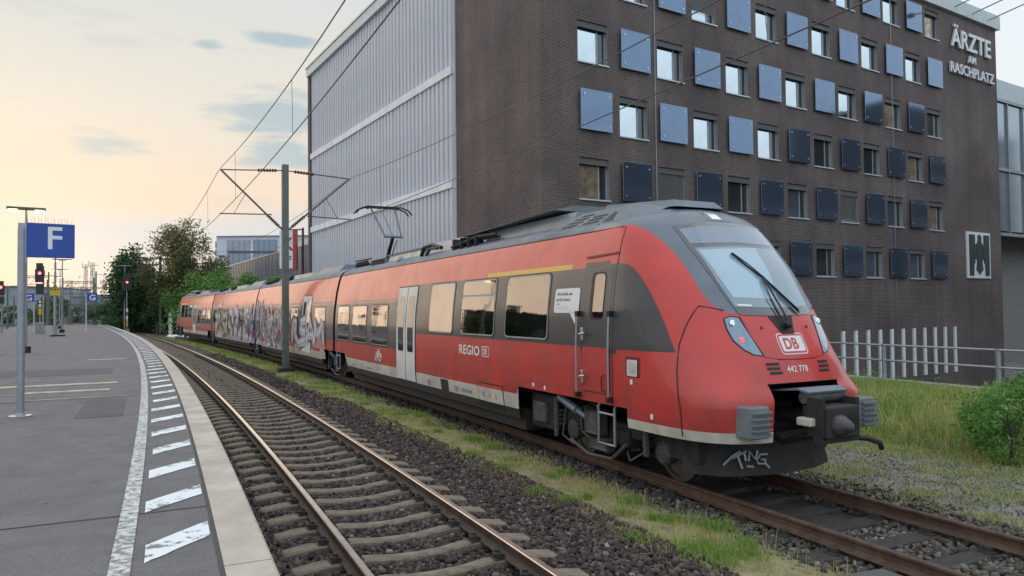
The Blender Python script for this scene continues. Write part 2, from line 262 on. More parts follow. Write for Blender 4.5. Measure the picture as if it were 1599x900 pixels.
M = dict(
    patchm=mat('asphalt_repair', (.125, .12, .128), .88, var=.15, vscale=4, bump=.5, bscale=120, spec=.2, speck=.25),
    soil=mat('bank_soil', (.12, .115, .06), .95, c2=(.06, .055, .035), vscale=2.4, bump=.9, bscale=25),
    asphalt=mat('asphalt', (.172, .162, .170), .85, var=.14, vscale=2.5, bump=.6, bscale=160, spec=.25, speck=.35),
    slab=mat('edge_concrete', (.58, .52, .44), .85, c2=(.42, .37, .31), vscale=2.2, bump=.4, bscale=40, dirt=.25, speck=.12),
    joint=mat('joint', (.07, .065, .06), .9),
    paint=wornpaint('stripe_paint', (.74, .78, .80), (.19, .18, .18), .41, .47, 5),
    linepaint=wornpaint('line_paint', (.60, .62, .62), (.19, .18, .18), .43, .56, 16),
    yellowline=wornpaint('faded_line', (.52, .47, .36), (.19, .18, .18), .38, .55, 4),
    concrete=mat('concrete', (.34, .33, .31), .9, c2=(.22, .21, .19), vscale=4, bump=.4, bscale=50),
    sleeper=mat('sleeper_concrete', (.26, .215, .16), .9, c2=(.12, .10, .078), vscale=5, bump=.5, bscale=45),
    timber=mat('old_timber', (.085, .075, .07), .85, c2=(.035, .03, .03), vscale=4, bump=.7, bscale=25, stretch=(1, 12, 4)),
    railtop=mat('rail_head', (.50, .47, .44), .30, 1, var=.15, vscale=5),
    railside=mat('rail_side', (.10, .062, .042), .75, c2=(.05, .033, .026), vscale=6, bump=.3, bscale=60),
    rustrail=mat('rusty_rail', (.135, .075, .048), .7, c2=(.06, .034, .025), vscale=5, bump=.4, bscale=50),
    clip=mat('rail_clip', (.05, .04, .035), .7),
    ground=mat('ground_soil', (.14, .12, .10), .95, c2=(.09, .08, .068), vscale=.7, bump=.8, bscale=16),
    bed=mat('ballast_bed', (.085, .072, .066), .95, c2=(.045, .038, .036), vscale=14, bump=1, bscale=28),
    verge=mat('verge_soil', (.36, .31, .17), .95, c2=(.15, .125, .08), vscale=3.5, bump=.9, bscale=30),
    path=mat('gravel_path', (.25, .245, .225), .95, c2=(.15, .15, .085), vscale=2.2, bump=1, bscale=70),
    street=mat('street_asphalt', (.10, .10, .10), .9, var=.2, vscale=.4),
    brick=brickmat('brown_brick', (.112, .076, .068), (.064, .047, .048), (.25, .22, .205)),
    white=mat('white_paint', (.84, .86, .86), .5, var=.08, vscale=2),
    flute=mat('fluted_metal', (.66, .68, .73), .6, 0, c2=(.54, .55, .60), vscale=1.3, streak=.2, stretch=(1, 1, .12), spec=.3),
    fluteb=mat('flute_beam', (.80, .82, .84), .5, var=.1, vscale=1, streak=.15),
    fascia=mat('roof_fascia', (.56, .62, .62), .5, var=.1),
    winframe=mat('window_frame', (.33, .34, .35), .45, .2, var=.1),
    sill=mat('window_sill', (.58, .62, .66), .4, .2),
    lintel=mat('blind_box', (.10, .10, .10), .6),
    pane=mat('coated_pane', (.60, .66, .68), .03, 1, bump=.08, bscale=1.1, var=.10, vscale=.5),
    panewarm=mat('warm_pane', (.50, .42, .31), .12, .55, c2=(.25, .19, .12), vscale=2.5),
    panedark=mat('dark_pane', (.10, .115, .12), .04, .75),
    bluepanel=mat('blue_glass_panel', (.165, .225, .32), .07, .8, var=.10, vscale=.7),
    bolt=mat('steel_bolt', (.75, .76, .78), .3, 1),
    slat=mat('blind_slat', (.33, .33, .34), .5),
    letter=mat('letter_metal', (.68, .68, .70), .4, .3),
    emblem=mat('emblem_dark', (.012, .03, .032), .35),
    red=mat('traffic_red', (.64, .036, .026), .36, c2=(.54, .038, .034), vscale=1.6, coat=.5, dirt=.16, spec=.5, grime=.8),
    redseam=mat('dark_red', (.16, .012, .015), .5),
    grey=mat('window_band_grey', (.052, .055, .062), .34, c2=(.040, .043, .049), vscale=2, coat=.35, dirt=.12, spec=.5),
    capgrey=mat('cab_grey', (.16, .19, .225), .38, c2=(.12, .145, .175), vscale=2, coat=.25, dirt=.12),
    roof=mat('roof_grey', (.21, .235, .26), .55, c2=(.14, .155, .175), vscale=2.5, dirt=.25),
    skirt=mat('skirt_white', (.68, .64, .56), .5, c2=(.52, .47, .39), vscale=3, dirt=.35, grime=.25),
    doorw=mat('door_white', (.76, .74, .71), .4, c2=(.64, .61, .57), vscale=2, dirt=.25),
    yellow=mat('yellow_stripe', (.72, .42, .06), .4),
    black=mat('black_rubber', (.012, .012, .013), .5),
    under=mat('underframe', (.035, .032, .03), .75, c2=(.018, .017, .016), vscale=8, bump=.3, bscale=40),
    undl=mat('bogie_grey', (.10, .095, .09), .65, c2=(.045, .042, .04), vscale=9),
    dampr=mat('damper_blue', (.16, .19, .23), .4, .3),
    steel=mat('steel', (.50, .50, .50), .35, .9, var=.15, vscale=8),
    wheel=mat('wheel_steel', (.20, .18, .165), .4, .8),
    tglass=mat('train_glass', (.23, .215, .205), .035, 1, bump=.10, bscale=1.6, var=.12, vscale=.8),
    wscreen=mat('windscreen_border', (.028, .034, .042), .07, .0, spec=.8, coat=1),
    blind=mat('windscreen_blind', (.34, .48, .57), .14, .15, c2=(.30, .43, .52), vscale=1.2, coat=1, dirt=.08),
    blind2=mat('windscreen_upper', (.17, .22, .28), .10, .4, coat=1),
    screenc=mat('windscreen_clear', (.19, .25, .29), .09, .4, coat=1),
    lens=mat('headlight_lens', (.18, .26, .33), .06, .55, coat=1),
    reflector=mat('reflector', (.8, .85, .9), .15, .9),
    redlamp=mat('red_lamp', (.6, .05, .05), .3, emit=(1, .10, .10), estr=.8),
    decal=mat('white_decal', (.78, .76, .74), .5), decald=mat('dark_decal', (.03, .03, .03), .5),
    crash=mat('crash_box_grey', (.17, .19, .205), .45, var=.15, vscale=6),
    mast=mat('mast_green_grey', (.135, .15, .135), .55, .2, var=.15, vscale=3),
    galv=mat('galvanised', (.34, .375, .41), .4, .6, var=.12, vscale=4),
    wire=mat('wire', (.10, .10, .10), .5, .5), insul=mat('insulator', (.11, .075, .06), .35),
    signblue=mat('sign_blue', (.025, .075, .36), .4), signwhite=mat('sign_white', (.78, .8, .82), .45),
    yellowsign=mat('sign_yellow', (.62, .40, .03), .45), signred=mat('sign_red', (.42, .06, .04), .5),
    lampglow=mat('lamp_glow', (1, .7, .35), .4, emit=(1.0, .66, .26), estr=4.0),
    siglight=mat('signal_red_light', (.9, .05, .05), .3, emit=(1.0, .06, .08), estr=7.0),
    bark=mat('bark', (.07, .055, .045), .9, bump=.5, bscale=12),
    hall=mat('hall_cladding', (.105, .13, .19), .45, .3, var=.12, vscale=.6),
    office=mat('office_render', (.62, .66, .72), .7, var=.05), officeglass=mat('office_glass', (.24, .30, .38), .08, .8),
    blockm=mat('city_block', (.045, .043, .05), .8, var=.3, vscale=.15),
    fargrey=mat('far_building_grey', (.30, .33, .37), .8, var=.1, vscale=.3), fargreen=mat('far_building_green', (.20, .24, .25), .8, var=.15, vscale=.3),
    stone=tonemat('ballast_stone', [(0, (.028, .020, .018)), (.45, (.078, .057, .050)), (.8, (.145, .115, .10)), (1, (.32, .29, .27))], .9),
    stone2=tonemat('pale_ballast', [(0, (.04, .033, .027)), (.5, (.125, .108, .09)), (.85, (.24, .21, .175)), (1, (.45, .42, .38))], .9),
    blade=tonemat('grass_blade', [(0, (.10, .24, .04)), (.35, (.23, .36, .07)), (.6, (.44, .43, .15)), (1, (.62, .52, .30))], .8, transl=.35),
    leafd=tonemat('leaf_dark', [(0, (.035, .07, .034)), (.6, (.07, .13, .052)), (1, (.12, .18, .07))], .7, transl=.3),
    leafm=tonemat('leaf_olive', [(0, (.06, .085, .036)), (.55, (.14, .16, .06)), (1, (.30, .24, .10))], .7, transl=.35),
    leafb=tonemat('leaf_bright', [(0, (.06, .16, .036)), (.6, (.15, .32, .075)), (1, (.30, .44, .13))], .7, transl=.35),
)

# ------------------------------------------------------------ alignment of the two tracks (metres; rail top at z = 0)
class Line:
    def __init__(s, x0, th, k, k2, k3, sc, kend):
        q = np.arange(-16, 200.01, .05); rate = k + k2 * q + k3 * q * q / 2; rate[q > sc] = kend
        i0 = int(np.argmin(abs(q))); h = np.cumsum(rate) * .05; h = h - h[i0] + th
        X = np.cumsum(np.sin(h)) * .05; Y = np.cumsum(np.cos(h)) * .05
        s.q, s.h, s.X, s.Y = q, h, X - X[i0] + x0, Y - Y[i0] + 6.5
    def at(s, t, o=0):
        x, y, h = np.interp(t, s.q, s.X), np.interp(t, s.q, s.Y), np.interp(t, s.q, s.h)
        return x + np.cos(h) * o, y - np.sin(h) * o
    def head(s, t): return np.interp(t, s.q, s.h)
    def locate(s, x, y):
        j = int(np.argmin((s.X - x) ** 2 + (s.Y - y) ** 2)); return s.q[j], (x - s.X[j]) * math.cos(s.h[j]) - (y - s.Y[j]) * math.sin(s.h[j])
LA = Line(-.393, -.437858, -.00233446, 2.65627e-5, 0, 86, 0)
LT = Line(4.9464, -.431708, -.00327664, 1.03988e-4, -2.95564e-6, 78, -.004)
ZT = -.07
def ray(u, v):
    a = (u - 799.5) / 1155; b = -(v - 450) / 1155
    return _f + _cr * a + _cu * b
def gpt(u, v, z):                    # point of a photo pixel on the level z
    d = ray(u, v); t = (z - CAM_H) / d.z; return d.x * t, d.y * t
def dpt(u, v, Y):                    # point of a photo pixel at depth Y
    d = ray(u, v); t = Y / d.y; return Vector((d.x * t, Y, CAM_H + d.z * t))
def ribbon(line, s0, s1, o0, o1, z, step=1.0, z2=None, nx=1):
    n = max(2, int((s1 - s0) / step) + 1); mb = MB(); S = np.linspace(s0, s1, n); vs = []; fs = []
    for q in S:
        for i in range(nx + 1):
            f = i / nx; x, y = line.at(q, o0 + (o1 - o0) * f); vs.append((x, y, z + ((z2 if z2 is not None else z) - z) * f))
    for i in range(n - 1):
        for k in range(nx): a = i * (nx + 1) + k; fs.append((a, a + 1, a + nx + 2, a + nx + 1))
    return mb.add(vs, fs)
# ------------------------------------------------------------ ground
edge = [LT.at(q, 14.5) for q in np.arange(-16, 20, 2)]
poly = [(-1500, -80), (edge[0][0] + 60, -80)] + [(float(x), float(y)) for x, y in edge] + [(14, 60), (900, 500), (900, 1800), (-1500, 1800)]
mb = MB(); mb.add([(x, y, -.36) for x, y in poly], [tuple(range(len(poly)))])
tag(mb.build('railway_ground', M['ground']), kind='structure')
mb = MB(); mb.add([(-10, -200, -3.6), (1500, -200, -3.6), (1500, 1500, -3.6), (-10, 1500, -3.6)], [(0, 1, 2, 3)])
tag(mb.build('street', M['street']), kind='structure')
tag(ribbon(LA, -14, 150, -1.76, 2.6, -.255, nx=1).build('track_bed', M['bed']), kind='structure')
tag(ribbon(LT, -14, 110, -1.7, 1.9, -.33, nx=1).build('track_bed', M['bed']), kind='structure')
vs = []; fs = []
for i, q in enumerate(np.arange(-12, 108, 1.0)):
    a = LA.at(q, 2.1); b = LT.at(q + 2.35, -1.25)
    for k in range(5):
        f = k / 4; vs.append((a[0] + (b[0] - a[0]) * f, a[1] + (b[1] - a[1]) * f, -.262 + .05 * math.sin(math.pi * f) - .035 * f))
    if i:
        for k in range(4): c = (i - 1) * 5 + k; fs.append((c, c + 1, c + 6, c + 5))
tag(MB().add(vs, fs).build('grass_verge', M['verge']), kind='structure')
tag(ribbon(LT, -14, 24, 1.8, 5.25, -.325, z2=-.312).build('gravel_path', M['path']), kind='structure')
tag(ribbon(LT, -14, 24, 5.2, 14.45, -.318, z2=-.2, nx=6).build('weed_bank', M['soil']), kind='structure')

# ------------------------------------------------------------ platform
PE = -1.765; PZ = .76; PWD = 9.6
pl = tag(ribbon(LA, -12, 104, PE - PWD, PE - .30, PZ, nx=1).build('platform', M['asphalt']), kind='structure')
wb = ribbon(LA, -12, 104, PE - .06, PE - .06, PZ - .2, z2=-.4); wb.v = wb.v
n = len(wb.v)
tag(wb.build('platform_wall', M['concrete'], pl))
wb = ribbon(LA, -12, 104, PE - PWD, PE - PWD - .001, PZ, z2=-.4); wb.build('platform_wall', M['concrete'], pl)
e0 = LA.at(104, PE - .06); e1 = LA.at(104, PE - PWD)
MB().add([(*e0, PZ - .01), (*e1, PZ - .01), (*e1, -.4), (*e0, -.4)], [(0, 1, 2, 3)]).build('platform_end_ramp', M['concrete'], pl)
SL = 4.55; s0 = -10.15
for i in range(26):
    a = s0 + i * SL; b = a + SL - .018; mb = MB(); vs = []; fs = []; m = 6
    for k in range(m + 1):
        q = a + (b - a) * k / m
        for o, z in ((PE - .30, PZ - .19), (PE - .30, PZ + .006), (PE - .02, PZ + .006), (PE, PZ - .014), (PE, PZ - .19)):
            x, y = LA.at(q, o); vs.append((x, y, z))
    for k in range(m):
        for j in range(5): fs.append((k * 5 + j, k * 5 + (j + 1) % 5, k * 5 + 5 + (j + 1) % 5, k * 5 + 5 + j))
    fs += [(0, 1, 2, 3, 4), tuple(m * 5 + j for j in range(5))]
    mb.add(vs, fs).build('edge_slab', M['slab'], pl)
ribbon(LA, -12, 104, PE - .33, PE - .296, PZ + .004).build('edge_joint', M['joint'], pl)
ribbon(LA, -12, 104, PE - .955, PE - .83, PZ + .008, step=.5).build('painted_line', M['linepaint'], pl)
def ragged(line, q0, q1, o0, o1, slant, z, jit=.02):
    """one painted stripe with uneven ends; q shifts along the line by slant from o0 to o1"""
    k = 10; top = []; bot = []
    for i in range(k + 1):
        f = i / k; o = o0 + (o1 - o0) * f; sh = slant * f
        j = lambda: random.uniform(-jit, jit) * (1 if random.random() < .55 else .2)
        bot.append((q0 + sh + j(), o)); top.append((q1 + sh + j() * .6, o))
    pts = bot + top[::-1]
    return MB().add([(*line.at(q, o), z) for q, o in pts], [(i, i + 1, 2 * k + 1 - i - 1, 2 * k + 1 - i) for i in range(k)])
for i in range(48):
    q = -3.42 + i * 1.325
    ragged(LA, q, q + .39 + random.uniform(-.03, .02), PE - .80 + random.uniform(0, .05), PE - .345, .46, PZ + .006, .010).build('painted_stripe', M['paint'], pl)
for q in (0.55, 9.75, 18.9, 28):
    ribbon(LA, q - .012, q + .012, PE - PWD, PE - .30, PZ + .0045, step=.024).build('expansion_joint', M['joint'], pl)
for q, o0, o1, w in ((9.95, -11.2, -2.9, .07), (11.2, -11.2, -3.3, .05), (12.9, -11.2, -3.1, .06)):
    ribbon(LA, q, q + w, o0, o1, PZ + .008, step=w).build('faded_line', M['yellowline'], pl)
for q, o0, o1, w in ((13.0, -6.2, -3.2, .32), (11.35, -4.8, -3.3, .3), (13.2, -10.8, -6.9, .2), (22.5, -4.2, -3.1, .4)):
    ribbon(LA, q, q + w, o0, o1, PZ + .008, step=w).build('faded_patch', M['yellowline'], pl)

for q, o0, o1, w in ((3.2, -7.4, -5.2, 1.6), (16, -6.5, -3.4, 2.2), (24, -9, -7.2, 5), (6.9, -3.6, -2.95, 2.6)):
    ribbon(LA, q, q + w, o0, o1, PZ + .004, step=w / 4).build('asphalt_repair', M['patchm'], pl)
# ------------------------------------------------------------ tracks
def sweep(line, s0, s1, off, prof, z, step=.8):
    S = np.arange(s0, s1, step); k = len(prof); vs = []; fs = []; ms = []
    for q in S:
        for o, dz in prof: x, y = line.at(q, off + o); vs.append((x, y, z + dz))
    for i in range(len(S) - 1):
        for j in range(k):
            fs.append((i * k + j, i * k + (j + 1) % k, (i + 1) * k + (j + 1) % k, (i + 1) * k + j)); ms.append(1 if prof[j][1] > -.012 and prof[(j + 1) % k][1] > -.012 else 0)
    fs += [tuple(range(k)), tuple((len(S) - 1) * k + j for j in range(k))]; ms += [0, 0]
    mb = MB(); mb.v = vs; mb.f = fs; mb.m = ms; return mb
RP = [(-.07, -.16), (.07, -.16), (.07, -.148), (.02, -.13), (.009, -.115), (.009, -.05), (.034, -.036), (.036, -.011), (.028, -.002), (-.028, -.002), (-.036, -.011), (-.034, -.036), (-.009, -.05), (-.009, -.115), (-.02, -.13), (-.07, -.148)]
def sleeper_mesh():
    mb = MB(); xs = [-1.3, -1.27, -1.02, -.5, -.25, 0, .25, .5, 1.02, 1.27, 1.3]; zt = [-.235, -.195, -.16, -.165, -.196, -.205, -.196, -.165, -.16, -.195, -.235]; vs = []; fs = []
    for x, z in zip(xs, zt):
        w = .125 if abs(x) > .6 else .10
        vs += [(x, -w, -.36), (x, -w + .012, z - .018), (x, -w + .035, z), (x, w - .035, z), (x, w - .012, z - .018), (x, w, -.36)]
    for i in range(len(xs) - 1):
        for j in range(5): fs.append((i * 6 + j, i * 6 + j + 1, i * 6 + 7 + j, i * 6 + 6 + j))
    fs += [(0, 1, 2, 3, 4, 5), tuple((len(xs) - 1) * 6 + j for j in range(6))]
    return mb.add(vs, fs)
def clip_mesh():
    mb = MB()
    for sx in (0,):
        mb.box(sx - .17, sx + .17, -.075, .075, -.166, -.158)
        for d in (-1, 1):
            mb.box(sx + d * .10 - .045, sx + d * .10 + .045, -.06, .06, -.158, -.128)
            mb.tube([(sx + d * .06, -.05, -.125), (sx + d * .12, -.055, -.105), (sx + d * .15, -.02, -.115), (sx + d * .15, .02, -.115), (sx + d * .12, .055, -.105), (sx + d * .06, .05, -.125)], .012, 5)
            mb.lathe((sx + d * .11, 0, -.13), (0, 0, 1), [(0, .022), (.055, .022)], 6)
    return mb
def make_track(name, line, s0, s1, pitch, z, label, sl_mesh, slmat, rm, clip, ss=None, jit=0):
    x, y = line.at(0); t = empty(name, (0, 0, 0), label=label, cat='railway track', group='railway tracks')
    for off in (-.75, .75): sweep(line, s0, s1, off, RP, z).build('rail', rm, t)
    first = fc = None; q = ss if ss is not None else s0
    while q < s1:
        x, y = line.at(q); h = line.head(q)
        if first is None:
            first = sl_mesh.build('sleeper', slmat, t); o = first; fc = clip.build('rail_fastening', M['clip'], o) if clip else None
            if clip: fc.location.x = -.75; c = fc.copy(); COL.objects.link(c); c.parent = o; c.location.x = .75
        else:
            o = first.copy(); COL.objects.link(o); o.parent = t
            if clip and q < 40:
                for sx in (-.75, .75): c = fc.copy(); COL.objects.link(c); c.parent = o; c.location.x = sx
        o.location = (x, y, z + random.uniform(-2.6, -.4) * jit); o.rotation_euler = (0, 0, -h + random.uniform(-1, 1) * jit)
        q += pitch
    return t
make_track('railway_track', LA, -8, 150, .632, 0, 'empty track with shiny rails on concrete sleepers beside the platform edge', sleeper_mesh(), M['sleeper'], [M['railside'], M['railtop']], clip_mesh())
def timber_mesh():
    mb = MB(); mb.bbox(-1.3, 1.3, -.13, .13, -.36, -.175, .015); return mb
def plate_mesh():
    mb = MB()
    for sx in (0,):
        mb.box(sx - .18, sx + .18, -.08, .08, -.172, -.162)
        for d in (-1, 1): mb.box(sx + d * .11 - .03, sx + d * .11 + .03, -.05, .05, -.162, -.115); mb.lathe((sx + d * .15, .04, -.165), (0, 0, 1), [(0, .02), (.06, .02)], 6)
    return mb
make_track('railway_track', LT, -8.4, 110, .68, ZT, 'track with rusty rails on dark timber sleepers under the red train', timber_mesh(), M['timber'], [M['rustrail'], M['rustrail']], plate_mesh(), ss=-8.4 + .12, jit=.012)
LL = PE * 2 - PWD + .05
class Off:
    def __init__(s, l, o): s.l, s.o = l, o
    def at(s, t, o=0): return s.l.at(t, s.o + o)
    def head(s, t): return s.l.head(t)
make_track('railway_track', Off(LA, LL), 40, 150, .9, 0, 'far track along the other side of the platform', sleeper_mesh(), M['sleeper'], [M['railside'], M['railtop']], None)
make_track('railway_track', Off(LA, LL - 4.6), 55, 150, 1.2, 0, 'farthest track at the left border beyond the platform', sleeper_mesh(), M['sleeper'], [M['railside'], M['railtop']], None)

# concrete crossing slab at the very front
mb = MB(); pts = [LT.at(1.25, -.95), LT.at(1.35, -2.0), LT.at(-3, -2.1), LT.at(-3, -.95)]
mb.add([(float(x), float(y), z) for z in (-.40, -.20) for x, y in pts], [(0, 1, 2, 3), (4, 5, 6, 7), (0, 1, 5, 4), (1, 2, 6, 5), (2, 3, 7, 6), (3, 0, 4, 7)])
tag(mb.build('crossing_slab', M['street']), 'grey concrete crossing slab beside the rusty rail at the bottom of the picture', 'concrete slab')

# ------------------------------------------------------------ ballast stones
ICO_V = []; _g = (1 + 5 ** .5) / 2
for a in (-1, 1):
    for b in (-_g, _g): ICO_V += [(a, b, 0), (0, a, b), (b, 0, a)]
_bm = bmesh.new()
for v in ICO_V: _bm.verts.new(v)
bmesh.ops.convex_hull(_bm, input=_bm.verts[:]); _bm.verts.index_update()
ICO = np.array([v.co[:] for v in _bm.verts]) / 1.9; ICOF = np.array([[v.index for v in f.verts] for f in _bm.faces]); _bm.free()
def scatter(line, s0, s1, o0, o1, dens, falloff=0):
    n = int((s1 - s0) * (o1 - o0) * dens); q = RNG.uniform(s0, s1, n); o = RNG.uniform(o0, o1, n)
    x, y = line.at(q, o); return x, y, q, o
def clear(sc, s0, pitch, hw):
    x, y, q, o = sc; k = (np.abs((q - s0 + pitch / 2) % pitch - pitch / 2) > hw) | (np.abs(o) > 1.28); return x[k], y[k], q[k], o[k]
def stones(name, sets, matl, label, zb):
    Vs = []; Fs = []; Ts = []; base = 0
    for (x, y, q, o), r0, r1, z in sets:
        n = len(x); r = RNG.uniform(r0, r1, n) * RNG.choice([.75, 1, 1, 1.25], n)
        P = ICO[None] * (1 + RNG.uniform(-.28, .28, (n, 12, 1))) * RNG.uniform(.65, 1.25, (n, 1, 3))
        an = RNG.uniform(0, 6.28, n); c, s = np.cos(an), np.sin(an); tl = RNG.normal(0, .5, n)
        X = P[..., 0] * c[:, None] - P[..., 1] * s[:, None]; Y = P[..., 0] * s[:, None] + P[..., 1] * c[:, None]; Z = P[..., 2] * .75
        Y, Z = Y * np.cos(tl)[:, None] - Z * np.sin(tl)[:, None], Y * np.sin(tl)[:, None] + Z * np.cos(tl)[:, None]
        zz = z + RNG.uniform(-.02, .02, n)
        V = np.stack([X * r[:, None] + x[:, None], Y * r[:, None] + y[:, None], Z * r[:, None] + zz[:, None]], -1).reshape(-1, 3)
        F = (ICOF[None] + (np.arange(n) * 12)[:, None, None]).reshape(-1, 3) + base
        t = np.clip(RNG.beta(2, 3, n) + .06 * RNG.standard_normal(n), 0, 1); Vs.append(V); Fs.append(F); Ts.append(np.repeat(t, 12)); base += len(V)
    o = npmesh(name, np.concatenate(Vs), np.concatenate(Fs), matl, colr=np.concatenate(Ts)); tag(o, label, 'ballast', kind='stuff'); return o
stones('ballast', [(clear(scatter(LA, -5.5, 6, -1.72, 2.6, 680), -8, .632, .10), .022, .040, -.236), (clear(scatter(LA, 6, 16, -1.72, 2.5, 380), -8, .632, .09), .028, .046, -.24), (clear(scatter(LA, 16, 42, -1.72, 2.3, 130), -8, .632, .09), .035, .055, -.248)],
       M['stone'], 'dark brown ballast stones between the concrete sleepers', 0)
stones('ballast', [(clear(scatter(LT, -8, 2.5, -2.0, 1.85, 520), -8.28, .68, .11), .022, .042, -.30), (scatter(LT, 2.5, 12, -2.1, -.6, 380), .022, .042, -.292), (scatter(LT, 12, 30, -1.6, -.7, 160), .03, .05, -.30), (scatter(LT, 2.5, 7, .7, 2.1, 300), .022, .042, -.30)],
       M['stone2'], 'mixed grey and tan ballast stones around the rusty rails', 0)
stones('gravel', [(scatter(LT, -6, 18, 1.6, 5.2, 520), .006, .014, -.319)], M['stone2'], 'fine grey gravel on the path right of the train', 0)

# ------------------------------------------------------------ grass
def noise2(x, y, f=1.0):
    return (np.sin(x * 1.7 * f + 1.3 * np.sin(y * 1.1 * f)) + np.sin(y * 2.3 * f + 1.7 * np.sin(x * .9 * f + 2)) + np.sin((x + y) * 3.1 * f + 4)) / 3
def blades(name, sets, label, matl=None):
    Vs = []; Fs = []; Ts = []; base = 0
    for x, y, z, h, w, tone, lean in sets:
        n = len(x); an = RNG.uniform(0, 6.28, n); dx, dy = np.cos(an), np.sin(an); la = RNG.uniform(0, 6.28, n); l = RNG.uniform(.1, 1, n) * lean * h
        lx, ly = np.cos(la) * l, np.sin(la) * l
        b0 = np.stack([x - dx * w, y - dy * w, z], -1); b1 = np.stack([x + dx * w, y + dy * w, z], -1)
        m0 = np.stack([x - dx * w * .8 + lx * .4, y - dy * w * .8 + ly * .4, z + h * .6], -1); m1 = np.stack([x + dx * w * .8 + lx * .4, y + dy * w * .8 + ly * .4, z + h * .6], -1)
        tp = np.stack([x + lx, y + ly, z + h * (1 - .25 * lean)], -1)
        V = np.stack([b0, b1, m1, m0, tp], 1).reshape(-1, 3); F = (np.array([[0, 1, 2], [0, 2, 3], [3, 2, 4]])[None] + (np.arange(n) * 5)[:, None, None]).reshape(-1, 3) + base
        Vs.append(V); Fs.append(F); Ts.append(np.repeat(np.clip(tone, 0, 1), 5)); base += len(V)
    o = npmesh(name, np.concatenate(Vs), np.concatenate(Fs), matl or M['blade'], colr=np.concatenate(Ts)); tag(o, label, 'grass', kind='stuff'); return o
def verge_pts(s0, s1, dens):
    n = int((s1 - s0) * 1.7 * dens); q = RNG.uniform(s0, s1, n); f = RNG.uniform(-.02, 1.02, n)
    a = LA.at(q, 2.1); b = LT.at(q + 2.35, -1.25); x = a[0] + (b[0] - a[0]) * f; y = a[1] + (b[1] - a[1]) * f
    nv = noise2(x, y, 1.1) + .5 * noise2(x, y, 3.3); edge_ = np.minimum(f, 1 - f); keep = (nv + RNG.normal(0, .45, n) + edge_ * 2.6) > .5
    return x[keep], y[keep], nv[keep], f[keep]
sets = []
for s0_, s1_, d, h0, h1, w in ((-5, 5, 2600, .02, .085, .0028), (5, 14, 1500, .03, .10, .0045), (14, 34, 420, .06, .14, .008), (34, 80, 130, .08, .18, .016)):
    x, y, nv, f = verge_pts(s0_, s1_, d); n = len(x); g = noise2(x + 9, y - 4, 1.9) + RNG.normal(0, .3, n)
    far = min(1, max(0, (s0_ - 3) / 14)); tone = np.where(g > .68 - .85 * far, RNG.uniform(.1, .5, n), RNG.uniform(.5, 1, n))
    h = RNG.uniform(h0, h1, n) * np.where(g > .35, 1.35, .85); sets.append((x, y, np.full(n, -.255), h, np.full(n, w), tone, .9))
n = 500; q = RNG.uniform(-4, 12, n); f = RNG.uniform(0, 1, n); a = LA.at(q, 2.1); b = LT.at(q + 2.35, -1.25); sets.append((a[0] + (b[0] - a[0]) * f, a[1] + (b[1] - a[1]) * f, np.full(n, -.26), RNG.uniform(.12, .32, n), np.full(n, .0022), RNG.uniform(.75, 1, n), 1.1))
for k in range(34):                                   # fresh green tufts
    q = RNG.uniform(-3.5, 14) if k > 6 else (-.1, .3, 1.4, 3.2, 4.1, 2.2, .7)[k]; f = RNG.uniform(.1, .95) if k > 6 else (.45, .42, .6, .15, .8, .75, .9)[k]
    a = LA.at(q, 2.1); b = LT.at(q + 2.35, -1.25); cx = a[0] + (b[0] - a[0]) * f; cy = a[1] + (b[1] - a[1]) * f; n = 150 if k > 1 else 500
    rr = (.10 if k > 1 else .17) * RNG.uniform(.6, 1.2); x = cx + RNG.normal(0, rr, n); y = cy + RNG.normal(0, rr, n)
    sets.append((x, y, np.full(n, -.25), RNG.uniform(.06, .17, n), np.full(n, .004), RNG.uniform(.1, .5, n), .9))
blades('grass', sets, 'dry yellow and green grass strip between the two tracks')
sets = []
for q, rr, n in ((2.0, .1, 260), (1.3, .09, 200), (.4, .12, 380), (-.4, .11, 420), (2.6, .07, 120), (-1.0, .1, 260), (-1.5, .1, 260), (3.1, .07, 120)):
    cx, cy = LA.at(q, PE + .14); h = LA.head(q); t = RNG.normal(0, rr * 1.8, n); o = np.abs(RNG.normal(0, .06, n))
    sets.append((cx + np.sin(h) * t + np.cos(h) * o, cy + np.cos(h) * t - np.sin(h) * o, np.full(n, -.26), RNG.uniform(.04, .15, n), np.full(n, .004), RNG.uniform(0, .35, n), .8))
blades('grass', sets, 'small green weeds at the foot of the platform edge')
sets = []
n = 70000; q = RNG.uniform(-9, 22, n); o = 4.3 + 10 * RNG.uniform(0, 1, n) ** 1.15; x, y = LT.at(q, o); g = noise2(x, y, .9) + RNG.normal(0, .35, n)
keep = (o > 5.1 + .9 * noise2(x, y, 1.6) + RNG.normal(0, .25, n)) & (g > -1.0); x, y, o, g = x[keep], y[keep], o[keep], g[keep]; n = len(x)
h = RNG.uniform(.15, .62, n) * np.clip((o - 4.3) / 2.6, .25, 1.1) * (1 + .35 * noise2(x, y, .6)) * np.clip((14.3 - o) / 2.5, .3, 1); sets.append((x, y, np.full(n, -.32) + .012 * (o - 5), h, np.full(n, .009), np.where(g > -.05, RNG.uniform(.38, .8, n), RNG.uniform(.1, .5, n)), .85))
n = 3200; q = RNG.uniform(-6, 18, n); o = RNG.uniform(5.6, 13.6, n); x, y = LT.at(q, o); sets.append((x, y, np.full(n, -.3), RNG.uniform(.45, .95, n) * np.clip((14 - o) / 3, .35, 1), np.full(n, .005), RNG.uniform(.55, 1, n), .5))
